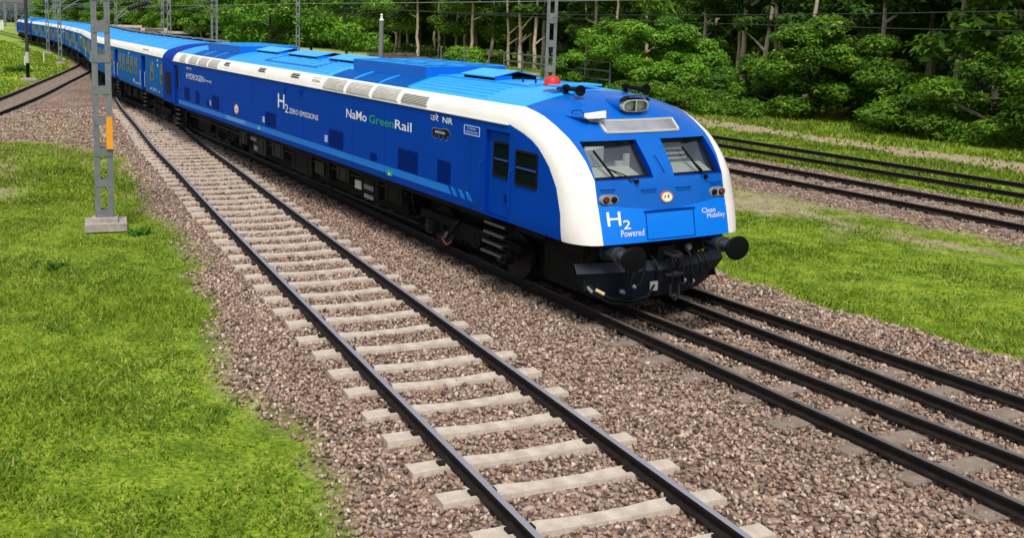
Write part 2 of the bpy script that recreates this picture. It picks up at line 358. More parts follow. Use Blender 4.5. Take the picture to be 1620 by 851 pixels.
def ground_mat():
    ma = bpy.data.materials.new('ground_surface'); ma.use_nodes = True; n = ma.node_tree; N = n.nodes; L = n.links; b = N['Principled BSDF']
    b.inputs['Roughness'].default_value = .95; b.inputs['Specular IOR Level'].default_value = .15
    tc = N.new('ShaderNodeTexCoord'); at = N.new('ShaderNodeAttribute'); at.attribute_name = 'tint'; sp = N.new('ShaderNodeSeparateColor'); L.new(at.outputs['Color'], sp.inputs[0])
    def noise(sc, det=6):
        q = N.new('ShaderNodeTexNoise'); q.inputs['Scale'].default_value = sc; q.inputs['Detail'].default_value = det; L.new(tc.outputs['Object'], q.inputs['Vector']); return q.outputs[0]
    def ramp(src, cols):
        q = N.new('ShaderNodeValToRGB'); e = q.color_ramp.elements
        while len(e) < len(cols): e.new(.5)
        for k, (p, c) in enumerate(cols): e[k].position = p; e[k].color = (*c, 1)
        L.new(src, q.inputs[0]); return q.outputs[0]
    def mix(f, a, c, t='MIX'):
        q = N.new('ShaderNodeMix'); q.data_type = 'RGBA'; q.blend_type = t
        if isinstance(f, float): q.inputs[0].default_value = f
        else: L.new(f, q.inputs[0])
        L.new(a, q.inputs[6]); L.new(c, q.inputs[7]); return q.outputs[2]
    vo = N.new('ShaderNodeTexVoronoi'); vo.inputs['Scale'].default_value = 15; L.new(tc.outputs['Object'], vo.inputs['Vector'])
    sc = N.new('ShaderNodeSeparateColor'); L.new(vo.outputs['Color'], sc.inputs[0])
    stone = ramp(sc.outputs[0], [(0, (.07, .05, .04)), (.35, (.19, .13, .105)), (.7, (.31, .225, .18)), (1, (.45, .37, .32))])
    big = ramp(noise(.5), [(.35, (.75, .7, .66)), (.65, (1.1, 1.05, 1.0))]); stone = mix(1.0, stone, big, 'MULTIPLY')
    grass = ramp(noise(2.2, 8), [(.3, (.10, .17, .012)), (.5, (.19, .29, .02)), (.7, (.28, .36, .04))])
    g2 = ramp(noise(14, 4), [(.3, (.5, .55, .5)), (.7, (1.25, 1.2, 1.1))]); grass = mix(1.0, grass, g2, 'MULTIPLY')
    dirt = ramp(noise(3.5, 8), [(.3, (.26, .20, .13)), (.5, (.36, .28, .19)), (.7, (.45, .36, .26))])
    c = mix(sp.outputs[0], grass, stone); c = mix(sp.outputs[1], c, dirt)
    train_shade = N.new('ShaderNodeRGB'); train_shade.outputs[0].default_value = (.035, .027, .022, 1); c = mix(sp.outputs[2], c, train_shade.outputs[0])  # shade under the train, painted into the ground colour
    L.new(c, b.inputs['Base Color'])
    bp = N.new('ShaderNodeBump'); bp.inputs['Strength'].default_value = .9; bp.inputs['Distance'].default_value = .03
    ad = N.new('ShaderNodeMath'); ad.operation = 'SUBTRACT'; L.new(noise(25, 5), ad.inputs[0]); L.new(vo.outputs['Distance'], ad.inputs[1])
    L.new(ad.outputs[0], bp.inputs['Height']); L.new(bp.outputs[0], b.inputs['Normal']); return ma
GM = ground_mat()
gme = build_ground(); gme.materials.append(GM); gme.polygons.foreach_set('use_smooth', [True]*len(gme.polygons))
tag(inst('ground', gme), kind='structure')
# far ground: ring around the near sheet, slightly lower, out to the horizon
def far_mat():
    ma = bpy.data.materials.new('far_grassland'); ma.use_nodes = True; n = ma.node_tree; N = n.nodes; L = n.links; b = N['Principled BSDF']; b.inputs['Roughness'].default_value = 1
    tc = N.new('ShaderNodeTexCoord'); q = N.new('ShaderNodeTexNoise'); q.inputs['Scale'].default_value = .25; q.inputs['Detail'].default_value = 9; L.new(tc.outputs['Object'], q.inputs['Vector'])
    r_ = N.new('ShaderNodeValToRGB'); e = r_.color_ramp.elements; e[0].position = .35; e[0].color = (.13, .22, .015, 1); e[1].position = .65; e[1].color = (.26, .37, .03, 1)
    L.new(q.outputs[0], r_.inputs[0]); L.new(r_.outputs[0], b.inputs['Base Color']); return ma
M = MB(); FM = far_mat()
R_ = 3500
M.add([(-R_, -R_, -.37), (R_, -R_, -.37), (R_, R_, -.37), (-R_, R_, -.37)], [(0, 1, 2, 3)], FM)
M.build('far_ground', kind='structure')
# earth road beyond the train
M = MB(); xs = list(range(-330, -58, 6)); vs = []
for x in xs:
    w = 2.6+1.2*math.sin(x*.13); vs += [(x, PATH(x)-w, -.27 if x > -92 else -.33), (x, PATH(x)+w, -.27 if x > -92 else -.33)]
M.add(vs, [(2*i, 2*i+2, 2*i+3, 2*i+1) for i in range(len(xs)-1)], DIRT); M.build('dirt_path', kind='structure')

# ballast stones
def stones():
    P = []
    for x0, x1, dens, sz in ((-38, -24, 60, .06), (-24, -10, 150, .041), (-10, 9, 390, .035)):
        A = (x1-x0)*(13); n = int(A*dens); x = rng.uniform(x0, x1, n); y = rng.uniform(-8.2 if x0 > -38 else -9.5, 4.8, n)
        if x0 == -10:
            n2 = 9000; x = np.append(x, rng.uniform(-14, 8, n2)); y = np.append(y, rng.uniform(10.5, 16.3, n2))
        B, D = masks(x, y); k = rng.random(len(x)) < B*1.1-.12
        x, y, B = x[k], y[k], B[k]
        # keep the tops of the pale sleepers mostly clear
        slp_ = (yL(x+.1)-yL(x-.1))/.2; ph = ((x+(y-yL(x))*slp_+36.5)/.72) % 1; onsl = ((ph < .19) | (ph > .81)) & (np.abs(y-yL(x)) < 1.38); k = ~onsl | (rng.random(len(x)) < .015)
        x, y, B = x[k], y[k], B[k]; z = gheight(x, y, B)+rng.uniform(-.005, .035, len(x))
        P.append(np.stack([x, y, z, np.full(len(x), sz)*rng.uniform(.55, 1.35, len(x))], 1))
    P = np.concatenate(P); n = len(P)
    base = np.array([(1, 0, 0), (-1, 0, 0), (0, 1, 0), (0, -1, 0), (0, 0, 1), (0, 0, -1)], float)
    V = base[None]*P[:, 3][:, None, None]*rng.uniform(.55, 1.25, (n, 6, 3))*np.array([1.15, .85, .75])
    V += rng.normal(0, .18, (n, 6, 3))*P[:, 3][:, None, None]
    q = rng.normal(size=(n, 4)); q /= np.linalg.norm(q, axis=1)[:, None]; w, a, b, c = q.T
    R = np.stack([np.stack([1-2*(b*b+c*c), 2*(a*b-c*w), 2*(a*c+b*w)], -1), np.stack([2*(a*b+c*w), 1-2*(a*a+c*c), 2*(b*c-a*w)], -1), np.stack([2*(a*c-b*w), 2*(b*c+a*w), 1-2*(a*a+b*b)], -1)], 1)
    V = np.einsum('nij,nkj->nki', R, V)+P[:, None, :3]
    Fb = np.array([(0, 2, 4), (2, 1, 4), (1, 3, 4), (3, 0, 4), (2, 0, 5), (1, 2, 5), (3, 1, 5), (0, 3, 5)])
    Fc = (np.arange(n)[:, None, None]*6+Fb[None]).reshape(-1, 3)
    pal = np.array([(.36, .25, .185), (.28, .19, .14), (.43, .32, .25), (.20, .14, .11), (.52, .43, .35), (.31, .25, .20), (.10, .072, .058)])
    t = pal[rng.choice(len(pal), n, p=[.24, .2, .17, .14, .08, .1, .07])]*rng.uniform(.8, 1.2, (n, 1))
    shade_streak = 1-.7*np.clip((P[:, 0] < .5)*(1.25-np.abs(P[:, 1]-yA(P[:, 0])))/.3, 0, 1)-.3*np.exp(-((P[:, 1]-yA(P[:, 0])+.9)/.45)**2)*(P[:, 0] >= .5); t = t*shade_streak[:, None]  # painted shade under the train, plus a darker streak along the near rail ahead
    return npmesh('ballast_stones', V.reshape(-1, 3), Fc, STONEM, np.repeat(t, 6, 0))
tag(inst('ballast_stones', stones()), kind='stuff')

# grass
def grass(regions, name):
    VV = []; TT = []
    for (x0, x1, y0, y1, n, h, wd) in regions:
        x = rng.uniform(x0, x1, n); y = rng.uniform(y0, y1, n); B, D = masks(x, y)
        # clumpy cover
        cl = vnoise(x, y, .35, 21)+vnoise(x, y, 1.6, 22)
        k = rng.random(n) < (1-B)**2*(1-D*.85)*np.clip(.75+cl*.9, .12, 1); x, y, cl, B = x[k], y[k], cl[k], B[k]; n = len(x)
        z = gheight(x, y, B)-.01; hh = h*rng.uniform(.5, 1.3, n)*(1+.7*np.clip(cl, -.5, .8)); a = rng.uniform(0, 2*math.pi, n); ln = rng.uniform(.2, 1.0, n)*hh
        w = wd*rng.uniform(.6, 1.4, n); dx, dy = np.cos(a), np.sin(a); p = a+rng.uniform(-1.5, 1.5, n)
        b0 = np.stack([x-dx*w, y-dy*w, z], 1); b1 = np.stack([x+dx*w, y+dy*w, z], 1); tp = np.stack([x+np.cos(p)*ln, y+np.sin(p)*ln, z+hh*.75], 1)
        VV.append(np.stack([b0, b1, tp], 1))
        g = vnoise(x, y, 1.2, 31)+.5; g2 = rng.random(n); pv = vnoise(x, y, 3.2, 33)*1.4+.45
        c1 = np.array([.045, .12, .006]); c2 = np.array([.27, .36, .025]); c3 = np.array([.42, .42, .12])
        f = np.clip(g*.6+g2*.5+pv*.25-.1, 0, 1)[:, None]; t = c1*(1-f)+c2*f; dr = (rng.random(n) < .05+.25*np.clip(vnoise(x, y, 2.2, 41)+.05, 0, .5))[:, None]; t = np.where(dr, c3, t); t = t*(1.35 if h > .15 and x1 < -30 else 1.0)
        TT.append(np.repeat(t, 3, 0))
    V = np.concatenate(VV).reshape(-1, 3); Fc = np.arange(len(V)).reshape(-1, 3)
    tag(inst(name, npmesh(name, V, Fc, GRASSM, np.concatenate(TT))), kind='stuff')
grass([(-14, 4, -14, -4.6, 150000, .075, .016), (-32, -14, -16, -3.4, 110000, .11, .03), (-60, -32, -24, -3, 80000, .16, .07), (-120, -60, -34, 4.5, 90000, .22, .15), (-230, -115, -60, 6, 90000, .28, .28)], 'meadow_grass')
def dry_tufts():
    n = 26000; x = rng.uniform(-34, -18, n); y = rng.uniform(-10.5, -3.6, n); B, D = masks(x, y); k = (rng.random(n) < np.clip(.18+D*.5+vnoise(x, y, .9, 61), 0, .8))*(y < yL(x)-1.6)*(y > yO(x)+1.3); x, y, B = x[k > 0], y[k > 0], B[k > 0]; n = len(x)
    z = gheight(x, y, B); a = rng.uniform(0, 6.28, n); w = rng.uniform(.01, .03, n); h = rng.uniform(.03, .10, n); p = rng.uniform(0, 6.28, n)
    V = np.stack([np.stack([x-np.cos(a)*w, y-np.sin(a)*w, z], 1), np.stack([x+np.cos(a)*w, y+np.sin(a)*w, z], 1), np.stack([x+np.cos(p)*h*.7, y+np.sin(p)*h*.7, z+h], 1)], 1)
    t = np.where((rng.random(n) < .45)[:, None], np.array([.20, .25, .05]), np.array([.42, .36, .18])); tag(inst('dry_grass', npmesh('dry_grass', V.reshape(-1, 3), np.arange(3*n).reshape(-1, 3), GRASSM, np.repeat(t, 3, 0))), kind='stuff')
dry_tufts()
grass([(-12, 9, 3.0, 12, 90000, .075, .017), (-30, 12, 15.5, 23, 60000, .14, .035), (-40, 16, 22, 34, 60000, .2, .05)], 'trackside_grass')

# ------------------------------------------------------------------ leading power car
BK = -23.8; ZC = 3.06; ZT = 3.32; HWD = 1.62
fW = lambda z: float(np.interp(z, [1.2, 1.3, 2.77, 2.85, 2.92, 2.99, 3.03, 3.06], [1.60, 1.62, 1.62, 1.60, 1.565, 1.505, 1.46, 1.42])) if z <= ZC else 1.42*max(0, 1-(z-ZC)/(ZT-ZC))**(1/2.3)
fXS = lin([(1.2, -.29), (1.58, -.32), (1.97, -.45), (2.24, -.64), (2.47, -.89), (2.64, -1.21), (2.77, -1.75), (3.06, -2.4), (3.2, -2.6), (3.32, -3.2)])
fXF = lin([(1.2, .215), (1.5, .16), (1.83, .08), (2.11, .01), (2.25, -.07), (2.37, -.165), (2.64, -.40), (2.75, -.49), (2.91, -.65), (3.0, -.75), (3.06, -.83), (3.15, -.99), (3.22, -1.2), (3.28, -1.5), (3.32, -2.1)])
fX1 = lin([(1.2, .175), (1.5, .10), (1.83, -.005), (2.11, -.075), (2.37, -.25), (2.53, -.41), (2.64, -.54), (2.7, -.63), (2.85, -.92), (2.97, -1.2), (3.04, -1.52), (3.06, -1.66), (3.15, -1.85), (3.25, -2.15), (3.32, -2.9)])
fYB = lin([(1.2, 1.20), (1.8, 1.215), (2.1, 1.22), (2.37, 1.26), (2.7, 1.33), (2.85, 1.36), (2.97, 1.39), (3.06, 1.40)])
yb_of = lambda z: fYB(z) if z <= ZC else fW(z)*.985
pw_of = lambda z: 3.0 if z < 2.5 else 2.7
def nose_x(y, z):
    y = abs(y); yb = yb_of(z); w = fW(z)
    if y <= yb or w < 1e-4: return fXF(z)+(fX1(z)-fXF(z))*(y/max(yb, 1e-4))**pw_of(z)
    s = min(1, (y-yb)/(w-yb)); return fXS(z)+(fX1(z)-fXS(z))*math.sqrt(max(0, 1-s*s))
def roof_z(y): return ZC+(ZT-ZC)*(1-min(1, abs(y)/1.42)**2.3)
def posmat(name, a, b, expr):
    """paint that changes colour where expr(x,y,z) crosses 0 in the object's own space"""
    ma = a.copy(); ma.name = name; n = ma.node_tree; N = n.nodes; L = n.links; bs = N['Principled BSDF']
    tc = N.new('ShaderNodeTexCoord'); sp = N.new('ShaderNodeSeparateXYZ'); L.new(tc.outputs['Object'], sp.inputs[0])
    v = expr(N, L, sp); mi = N.new('ShaderNodeMix'); mi.data_type = 'RGBA'; L.new(v, mi.inputs[0])
    ln = bs.inputs['Base Color'].links
    if ln: L.new(ln[0].from_socket, mi.inputs[6])
    else: mi.inputs[6].default_value = bs.inputs['Base Color'].default_value
    mi.inputs[7].default_value = (*b, 1); L.new(mi.outputs[2], bs.inputs['Base Color']); return ma
def e_front(N, L, sp):
    q = N.new('ShaderNodeMath'); q.operation = 'ABSOLUTE'; L.new(sp.outputs['Y'], q.inputs[0])
    w = N.new('ShaderNodeMath'); w.operation = 'MULTIPLY_ADD'; w.inputs[1].default_value = .115; w.inputs[2].default_value = 1.63; L.new(q.outputs[0], w.inputs[0])
    g = N.new('ShaderNodeMath'); g.operation = 'LESS_THAN'; L.new(sp.outputs['Z'], g.inputs[0]); L.new(w.outputs[0], g.inputs[1]); return g.outputs[0]
def e_roof(N, L, sp):
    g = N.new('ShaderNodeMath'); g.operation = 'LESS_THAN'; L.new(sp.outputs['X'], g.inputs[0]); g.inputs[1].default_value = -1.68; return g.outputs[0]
NOSEB = mat('nose_blue_paint', (.0, .108, .49), .35, var=.05, coat=.12, spec=.3)
FRONTM = posmat('front_paint', NOSEB, (.0, .19, .80), e_front)
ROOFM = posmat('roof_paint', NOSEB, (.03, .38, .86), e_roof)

def power_body():
    zs = [1.2, 1.26, 1.4, 1.6, 1.8, 1.97, 2.11, 2.25, 2.37, 2.5, 2.6, 2.68, 2.77, 2.84, 2.9, 2.96, 3.01, 3.06] + [ZC+(ZT-ZC)*(1-(1-t)**2.3) for t in (.06, .13, .2, .3, .4, .5, .6, .7, .8, .9, .96, 1.0)]
    K, NF = 7, 12; rows = []
    for z in zs:
        w = fW(z); xs = fXS(z); x1 = fX1(z); yb = yb_of(z); xf = fXF(z); P = []
        for x in (BK, -18, -12, -6, -4.2): P.append((x, -w))
        P.append(((-4.2+xs)/2, -w)); P.append((xs, -w))
        for k in range(1, K+1):
            a = math.pi/2*(1-k/K); P.append((xs+(x1-xs)*math.cos(a), -(yb+(w-yb)*math.sin(a))))
        for k in range(1, NF): y = -yb+yb*k/NF; P.append((xf+(x1-xf)*(abs(y)/max(yb, 1e-5))**pw_of(z), y))
        P.append((xf, 0)); P += [(x, -y) for x, y in P[:-1]][::-1]
        rows.append([(x, y, z) for x, y in P])
    n = len(rows[0]); bm = bmesh.new(); V = [[bm.verts.new(p) for p in r_] for r_ in rows]
    mats = [BLUE, WHITE, ROOFM, FRONTM, BLACKM, CABGREY]
    half = 6+K
    for i in range(len(rows)-1):
        zm = (zs[i]+zs[i+1])/2
        for j in range(n-1):
            f = bm.faces.new((V[i][j], V[i][j+1], V[i+1][j+1], V[i+1][j])); jj = min(j, n-2-j)
            if zm > ZC: f.material_index = 2
            elif jj >= half: f.material_index = 3
            elif jj >= 6: f.material_index = 1
            else: f.material_index = 1 if zm > 2.77 else 0
    f = bm.faces.new(V[0][::-1]); f.material_index = 4
    bk = [V[i][0] for i in range(len(rows))] + [V[i][-1] for i in range(len(rows)-1, -1, -1)]
    f = bm.faces.new(bk); f.material_index = 0
    bmesh.ops.remove_doubles(bm, verts=bm.verts[:], dist=1e-5); bmesh.ops.recalc_face_normals(bm, faces=bm.faces[:])
    me = bpy.data.meshes.new('body'); bm.to_mesh(me); bm.free()
    for ma in mats: me.materials.append(ma)
    return me
def boolean(me, cut):
    o = bpy.data.objects.new('body_tmp', me); c = bpy.data.objects.new('cut_tmp', cut); COL.objects.link(o); COL.objects.link(c)
    md = o.modifiers.new('b', 'BOOLEAN'); md.object = c; md.operation = 'DIFFERENCE'; md.solver = 'EXACT'; md.material_mode = 'TRANSFER'
    dg = bpy.context.evaluated_depsgraph_get(); r_ = bpy.data.meshes.new_from_object(o.evaluated_get(dg))
    bpy.data.objects.remove(o); bpy.data.objects.remove(c); return r_
WS = [(-1.205, 2.105), (-.20, 2.117), (-.235, 2.644), (-1.20, 2.634)]     # near-side windscreen outline in (y, z)
def ws(s): return [(y*(-s), z) for y, z in WS]
cut = MB()
for s in (-1, 1):
    c_ = ws(s); back = [(nose_x(y, z)-.55, y, z) for y, z in c_]; fr = [(1.0, y, z) for y, z in c_]
    if s == -1: cut.hexa([fr[0], fr[1], back[1], back[0], fr[3], fr[2], back[2], back[3]], BLUE2)
    else: cut.hexa([fr[1], fr[0], back[0], back[1], fr[2], fr[3], back[3], back[2]], BLUE2)
for s in (-1, 1):
    cut.box((-2.11, s*1.70, 1.92), (.72, .30, 1.42), BLUE2)
    cut.box((-23.33, s*1.70, 1.94), (.62, .34, 1.38), BLUE2)
    cut.box((-1.25, s*1.7, 2.13), (.56, .30, .50), BLACK)
bme = boolean(power_body(), cut.mesh('cut'))
for p in bme.polygons: p.use_smooth = True
bme.set_sharp_from_angle(angle=rad(28))
PC = empty('power_car', (0, 0, 0), 0, 'leading deep blue power car with rounded white nose band and green lettering', 'train car', 'cars of the blue train')
body = inst('body', bme, PC)

def front_pt(y, z, o=0.0): return (nose_x(y, z)+o, y, z)
# windscreens
for s in (-1, 1):
    c_ = ws(s); cx = sum(p[0] for p in c_)/4; cz = sum(p[1] for p in c_)/4
    def ring(k, o): return [front_pt(cx+(y-cx)*k, cz+(z-cz)*k, o) for y, z in c_]
    a, b, c2 = ring(1.0, -.10), ring(.90, -.095), ring(.90, -.135)
    M = MB()
    for i in range(4):
        j = (i+1) % 4; M.quad(a[i], a[j], b[j], b[i], BLACK); M.quad(b[i], b[j], c2[j], c2[i], BLACK)
    ow = M.build('windscreen_frame', PC)
    g = ring(.91, -.12); g = g if s < 0 else g[::-1]; M = MB(); M.quad(*g, GLASS); M.build('windscreen_glass', ow)
    # cab behind the glass
    M = MB(); o1 = ring(.99, -.16); o2 = [(x-.36, y, z) for x, y, z in o1]
    for i in range(4): j = (i+1) % 4; M.quad(o1[i], o1[j], o2[j], o2[i], CABGREY)
    M.quad(*o2, CABGREY)
    z0 = 2.10; M.add([(nose_x(cx, 2.1)-.17, cx-.42, z0+.02), (nose_x(cx, 2.1)-.17, cx+.42, z0+.02), (nose_x(cx, 2.2)-.36, cx+.36, z0+.15), (nose_x(cx, 2.2)-.36, cx-.36, z0+.15), (-.50, cx+.36, z0+.10), (-.50, cx-.36, z0+.10)], [(0, 1, 2, 3), (3, 2, 4, 5)], BEIGE)
    if s < 0:
        M.box((-.42, cx+.33, 2.30), (.05, .09, .26), BEIGE); M.box((-.46, cx+.22, 2.24), (.05, .13, .16), BEIGE); M.box((-.50, cx-.22, 2.40), (.03, .34, .30), LAMPG)
    else: 
        for k in range(6): M.box((-.40-.045*k, cx-.10, 2.17+k*.07), (.02, .48, .036), BEIGE)
    M.build('cab_interior', PC)
    # wiper: arm pair and blade
    M = MB(); y0 = cx+(.17 if s < 0 else .10); yt = cx-(.27 if s < 0 else .02); p0 = front_pt(y0, 2.08, .02)
    pm = front_pt(yt+.07, 2.26, -.06)
    M.tube([p0, front_pt((y0+yt)/2+.05, 2.18, -.02), pm], .010, BLACK, 6); M.tube([(p0[0], p0[1]-.07, p0[2]), front_pt((y0+yt)/2-.01, 2.17, -.02), pm], .008, BLACK, 6)
    M.bar(front_pt(yt+.14, 2.12, -.07), front_pt(yt-.03, 2.50, -.085), .02, .03, BLACK); M.disc(p0, (1, 0, .3), [(-.02, .03), (.03, .03)], BLACKM, 10)
    M.build('wiper', PC)
# destination board
dq = [(-.70, 2.755), (.70, 2.755), (.71, 2.915), (-.71, 2.915)]
M = MB()
for i in range(4):
    a, b = dq[i], dq[(i+1) % 4]; n_ = 10 if i in (0, 2) else 2
    pts = [front_pt(a[0]+(b[0]-a[0])*t/n_, a[1]+(b[1]-a[1])*t/n_, .012) for t in range(n_+1)]
    for t in range(n_): M.bar(pts[t], pts[t+1], .035, .03, BEIGE)
fb = M.build('destination_frame', PC)
M = MB()
for k in range(8):
    y0, y1 = -.68+k*.17, -.68+(k+1)*.17
    M.quad(front_pt(y0, 2.765, .008), front_pt(y1, 2.765, .008), front_pt(y1, 2.905, .008), front_pt(y0, 2.905, .008), mat('frosted_panel', (.27, .28, .32), .25, var=.25, vscale=2.5, coat=.5))
M.build('destination_glass', fb)
# headlight in its cowl
hx, hz = -.70, 3.125
M = MB()
def oval(c, ry, rz, n=20): return [(c[0], c[1]+math.copysign(abs(math.cos(a))**.6, math.cos(a))*ry, c[2]+math.copysign(abs(math.sin(a))**.8, math.sin(a))*rz) for a in [2*math.pi*k/n for k in range(n)]]
A, B_, C_ = oval((-1.6, 0, 3.20), .20, .03), oval((-1.0, -.01, 3.12), .30, .13), oval((hx-.06, -.02, hz), .265, .125)
M.add(A+B_+C_, [(i, (i+1) % 20, 20+(i+1) % 20, 20+i) for i in range(20)]+[(20+i, 20+(i+1) % 20, 40+(i+1) % 20, 40+i) for i in range(20)], NOSEB)
hl = M.build('headlight', PC, smooth=50, label='twin headlight in a blue cowl above the destination board')
M = MB(); R1, R2, R3, R4 = oval((hx-.07, -.02, hz), .255, .098), oval((hx, -.02, hz), .255, .098), oval((hx+.01, -.02, hz), .228, .080), oval((hx-.09, -.02, hz), .22, .075)
for a, b, ma in ((R1, R2, LAMPG), (R2, R3, LAMPG), (R3, R4, LAMPG)):
    M.add(a+b, [(i, (i+1) % 20, 20+(i+1) % 20, 20+i) for i in range(20)], ma)
M.add(R4, [tuple(range(20))], BLACKM); M.box((hx+.006, -.02, hz), (.02, .018, .17), LAMPG)
M.build('lamp_rim', hl, smooth=40)
for s in (-1, 1):
    M = MB(); M.disc((hx-.06, s*.10-.02, hz), (1, 0, 0), [(0, .085), (.03, .088)], CHROME, 16, .88); M.disc((hx-.03, s*.10-.02, hz-.02), (1, 0, 0), [(0, .05), (.015, .03)], LETTER, 12, .8); M.build('reflector', hl, smooth=60)
M = MB(); M.add([(p[0]+.002, p[1], p[2]) for p in oval((hx+.012, -.02, hz), .22, .092)], [tuple(range(20))], GLASSL); M.build('lamp_glass', hl)
M = MB(); Pv = [p for p in oval((hx+.03, -.02, hz+.014), .275, .132) if p[2] > hz+.02]; Pv.sort(key=lambda p: p[1])
for a, b in zip(Pv[:-1], Pv[1:]): M.quad(a, b, (b[0]-.10, b[1], b[2]+.012), (a[0]-.10, a[1], a[2]+.012), BLACK)
M.build('visor', hl)
# horns
for s in (-1, 1):
    x0, y0 = -1.72, s*.60; z0 = 3.17
    M = MB(); M.disc((x0, y0, z0), (0, 0, 1), [(0, .075), (.06, .075), (.08, .04), (.13, .04), (.15, .06), (.21, .06), (.23, .02)], BLACKM, 14)
    M.disc((x0+.02, y0, z0+.17), (1, s*.12, -.03), [(0, .035), (.05, .03), (.25, .035), (.36, .055), (.42, .085), (.44, .09), (.40, .06), (.3, .02)], BLACKM, 16); M.build('horn', PC, smooth=50)
# beacon and roof plate
M = MB(); M.box((-1.95, -.30, 3.365), (.32, .95, .035), ROOFM); M.box((-1.93, -.32, 3.31), (.2, .5, .05), NOSEB); M.build('roof_plate', PC, bevel=.006)
M = MB(); M.disc((-2.05, -.64, 3.36), (0, 0, 1), [(0, .155), (.02, .155), (.03, .135), (.09, .125), (.135, .10), (.155, .04)], REDB, 20); M.build('beacon', PC, smooth=45)
# inspection camera with hood
M = MB(); zc = 2.915
M.add([(-1.02, -1.12, 2.96), (-.68, -.93, 2.925), (-.66, -.97, 2.965), (-1.02, -1.14, 2.975), (-.70, -.80, 2.90), (-1.0, -.85, 2.90)], [(0, 1, 2, 3), (0, 5, 4, 1), (3, 2, 1, 0)], NOSEB); M.tube([(-1.0, -.85, 2.86), (-.74, -.84, 2.93)], .035, LAMPG, 8); M.tube([(-1.03, -1.0, 2.93), (-.98, -1.0, 3.05), (-.85, -.95, 3.07), (-.76, -.93, 3.0)], .008, BLACK, 5); cb = M.build('camera_bracket', PC)
M = MB(); R = Matrix.Rotation(rad(58), 3, 'Z') @ Matrix.Rotation(rad(-4), 3, 'Y'); c0 = Vector((-.70, -.80, 2.99))
for zf, w, ln, dz_ in ((1, .12, .22, .0),):
    pr = [(-.06, -.03), (-.055, .03), (-.03, .055), (.03, .055), (.055, .03), (.06, -.03)]
    Aa = [c0+R @ Vector((-.15, a*.9, b*.9-.01)) for a, b in pr]; Bb = [c0+R @ Vector((.17, a*1.25, b*1.2+.005)) for a, b in pr]
    M.add(Aa+Bb, [(i, i+1, 7+i, 6+i) for i in range(5)]+[(5, 4, 3, 2, 1, 0)], WHITE); M.add([p-R @ Vector((.015, 0, 0)) for p in Bb], [tuple(range(6))], BLACK)
    M.add([Aa[0]-Vector((0, 0, .03)), Aa[5]-Vector((0, 0, .03)), Bb[5]-Vector((0, 0, .05))-R @ Vector((.12, 0, 0)), Bb[0]-Vector((0, 0, .05))-R @ Vector((.12, 0, 0))], [(0, 1, 2, 3)], LAMPG)
    M.box(c0+R @ Vector((.0, 0, -.02)), (.16, .07, .06), LAMPG, R); M.disc(c0+R @ Vector((.08, 0, -.02)), R @ Vector((1, 0, 0)), [(0, .026), (.02, .026)], BLACK, 10)
M.build('inspection_camera', cb, smooth=30)
# marker lights
for s in (-1, 1):
    zc = 1.84; yc = s*1.03; M = MB()
    X0 = nose_x(1.03, 1.84)
    def ov(ry, rz, o): return [(X0+o, yc+math.copysign(abs(math.cos(a))**.6, math.cos(a))*ry, zc+math.copysign(abs(math.sin(a))**.75, math.sin(a))*rz) for a in [2*math.pi*k/20 for k in range(20)]]
    A, B_, C_ = ov(.16, .07, -.03), ov(.155, .066, .035), ov(.13, .05, .037)
    M.add(A+B_+C_, [(i, (i+1) % 20, 20+(i+1) % 20, 20+i) for i in range(20)]+[(20+i, 20+(i+1) % 20, 40+(i+1) % 20, 40+i) for i in range(20)]+[tuple(range(40, 60))], mat('marker_housing', (.26, .26, .25), .4))
    ml = M.build('marker_light', PC, smooth=40)
    for t, ma in ((s*.072, REDL), (-s*.072, BLACK)):
        M = MB(); M.disc((nose_x(1.03, 1.84)+.033, yc+t, zc), (1, 0, 0), [(0, .055), (.012, .055), (.02, .04), (.022, .0)], BLACK, 14, .85)
        M.disc((nose_x(1.03, 1.84)+.052, yc+t, zc), (1, 0, 0), [(0, .036), (.008, .03)], ma, 12, .85); M.build('lens', ml, smooth=40)
# nose emblem, panel lines, grab handles
M = MB(); ex = nose_x(0, 1.83)
CREAM = mat('emblem_cream', (.72, .66, .42), .5); EMR = mat('emblem_red', (.5, .10, .06), .5); EMG = mat('emblem_green', (.12, .24, .08), .5)
M.disc((ex-.01, 0, 1.83), (1, 0, .15), [(0, .120), (.025, .120)], EMR, 28, .72); M.disc((ex+.016, 0, 1.826), (1, 0, .15), [(0, .100), (.003, .100)], CREAM, 28, .72)
M.disc((ex+.02, 0, 1.826), (1, 0, .15), [(0, .082), (.003, .082)], mat('emblem_pale', (.8, .76, .6), .5), 24, .72)
for a, b, c2, d_ in ((-.045, .01, .025, .05), (.02, .015, .03, .07), (0, -.022, .09, .022), (-.03, -.035, .03, .03)): M.box((ex+.0245, a, 1.826+b), (.003, c2, d_*.72), EMG)
M.build('emblem', PC)
M = MB()
for a, b in (((-.42, 1.235), (-.42, 1.625)), ((-.42, 1.625), (.49, 1.625)), ((.49, 1.625), (.49, 1.235)), ((.49, 1.235), (-.42, 1.235))):
    for k in range(6):
        t0, t1 = k/6, (k+1)/6; M.bar(front_pt(a[0]+(b[0]-a[0])*t0, a[1]+(b[1]-a[1])*t0, .003), front_pt(a[0]+(b[0]-a[0])*t1, a[1]+(b[1]-a[1])*t1, .003), .012, .008, BLUE)
M.bar(front_pt(-.45, 1.64, .01), front_pt(.0, 1.645, .012), .02, .025, BLUE); M.bar(front_pt(0, 1.645, .012), front_pt(.52, 1.64, .01), .02, .025, BLUE)
M.build('coupler_panel', PC)
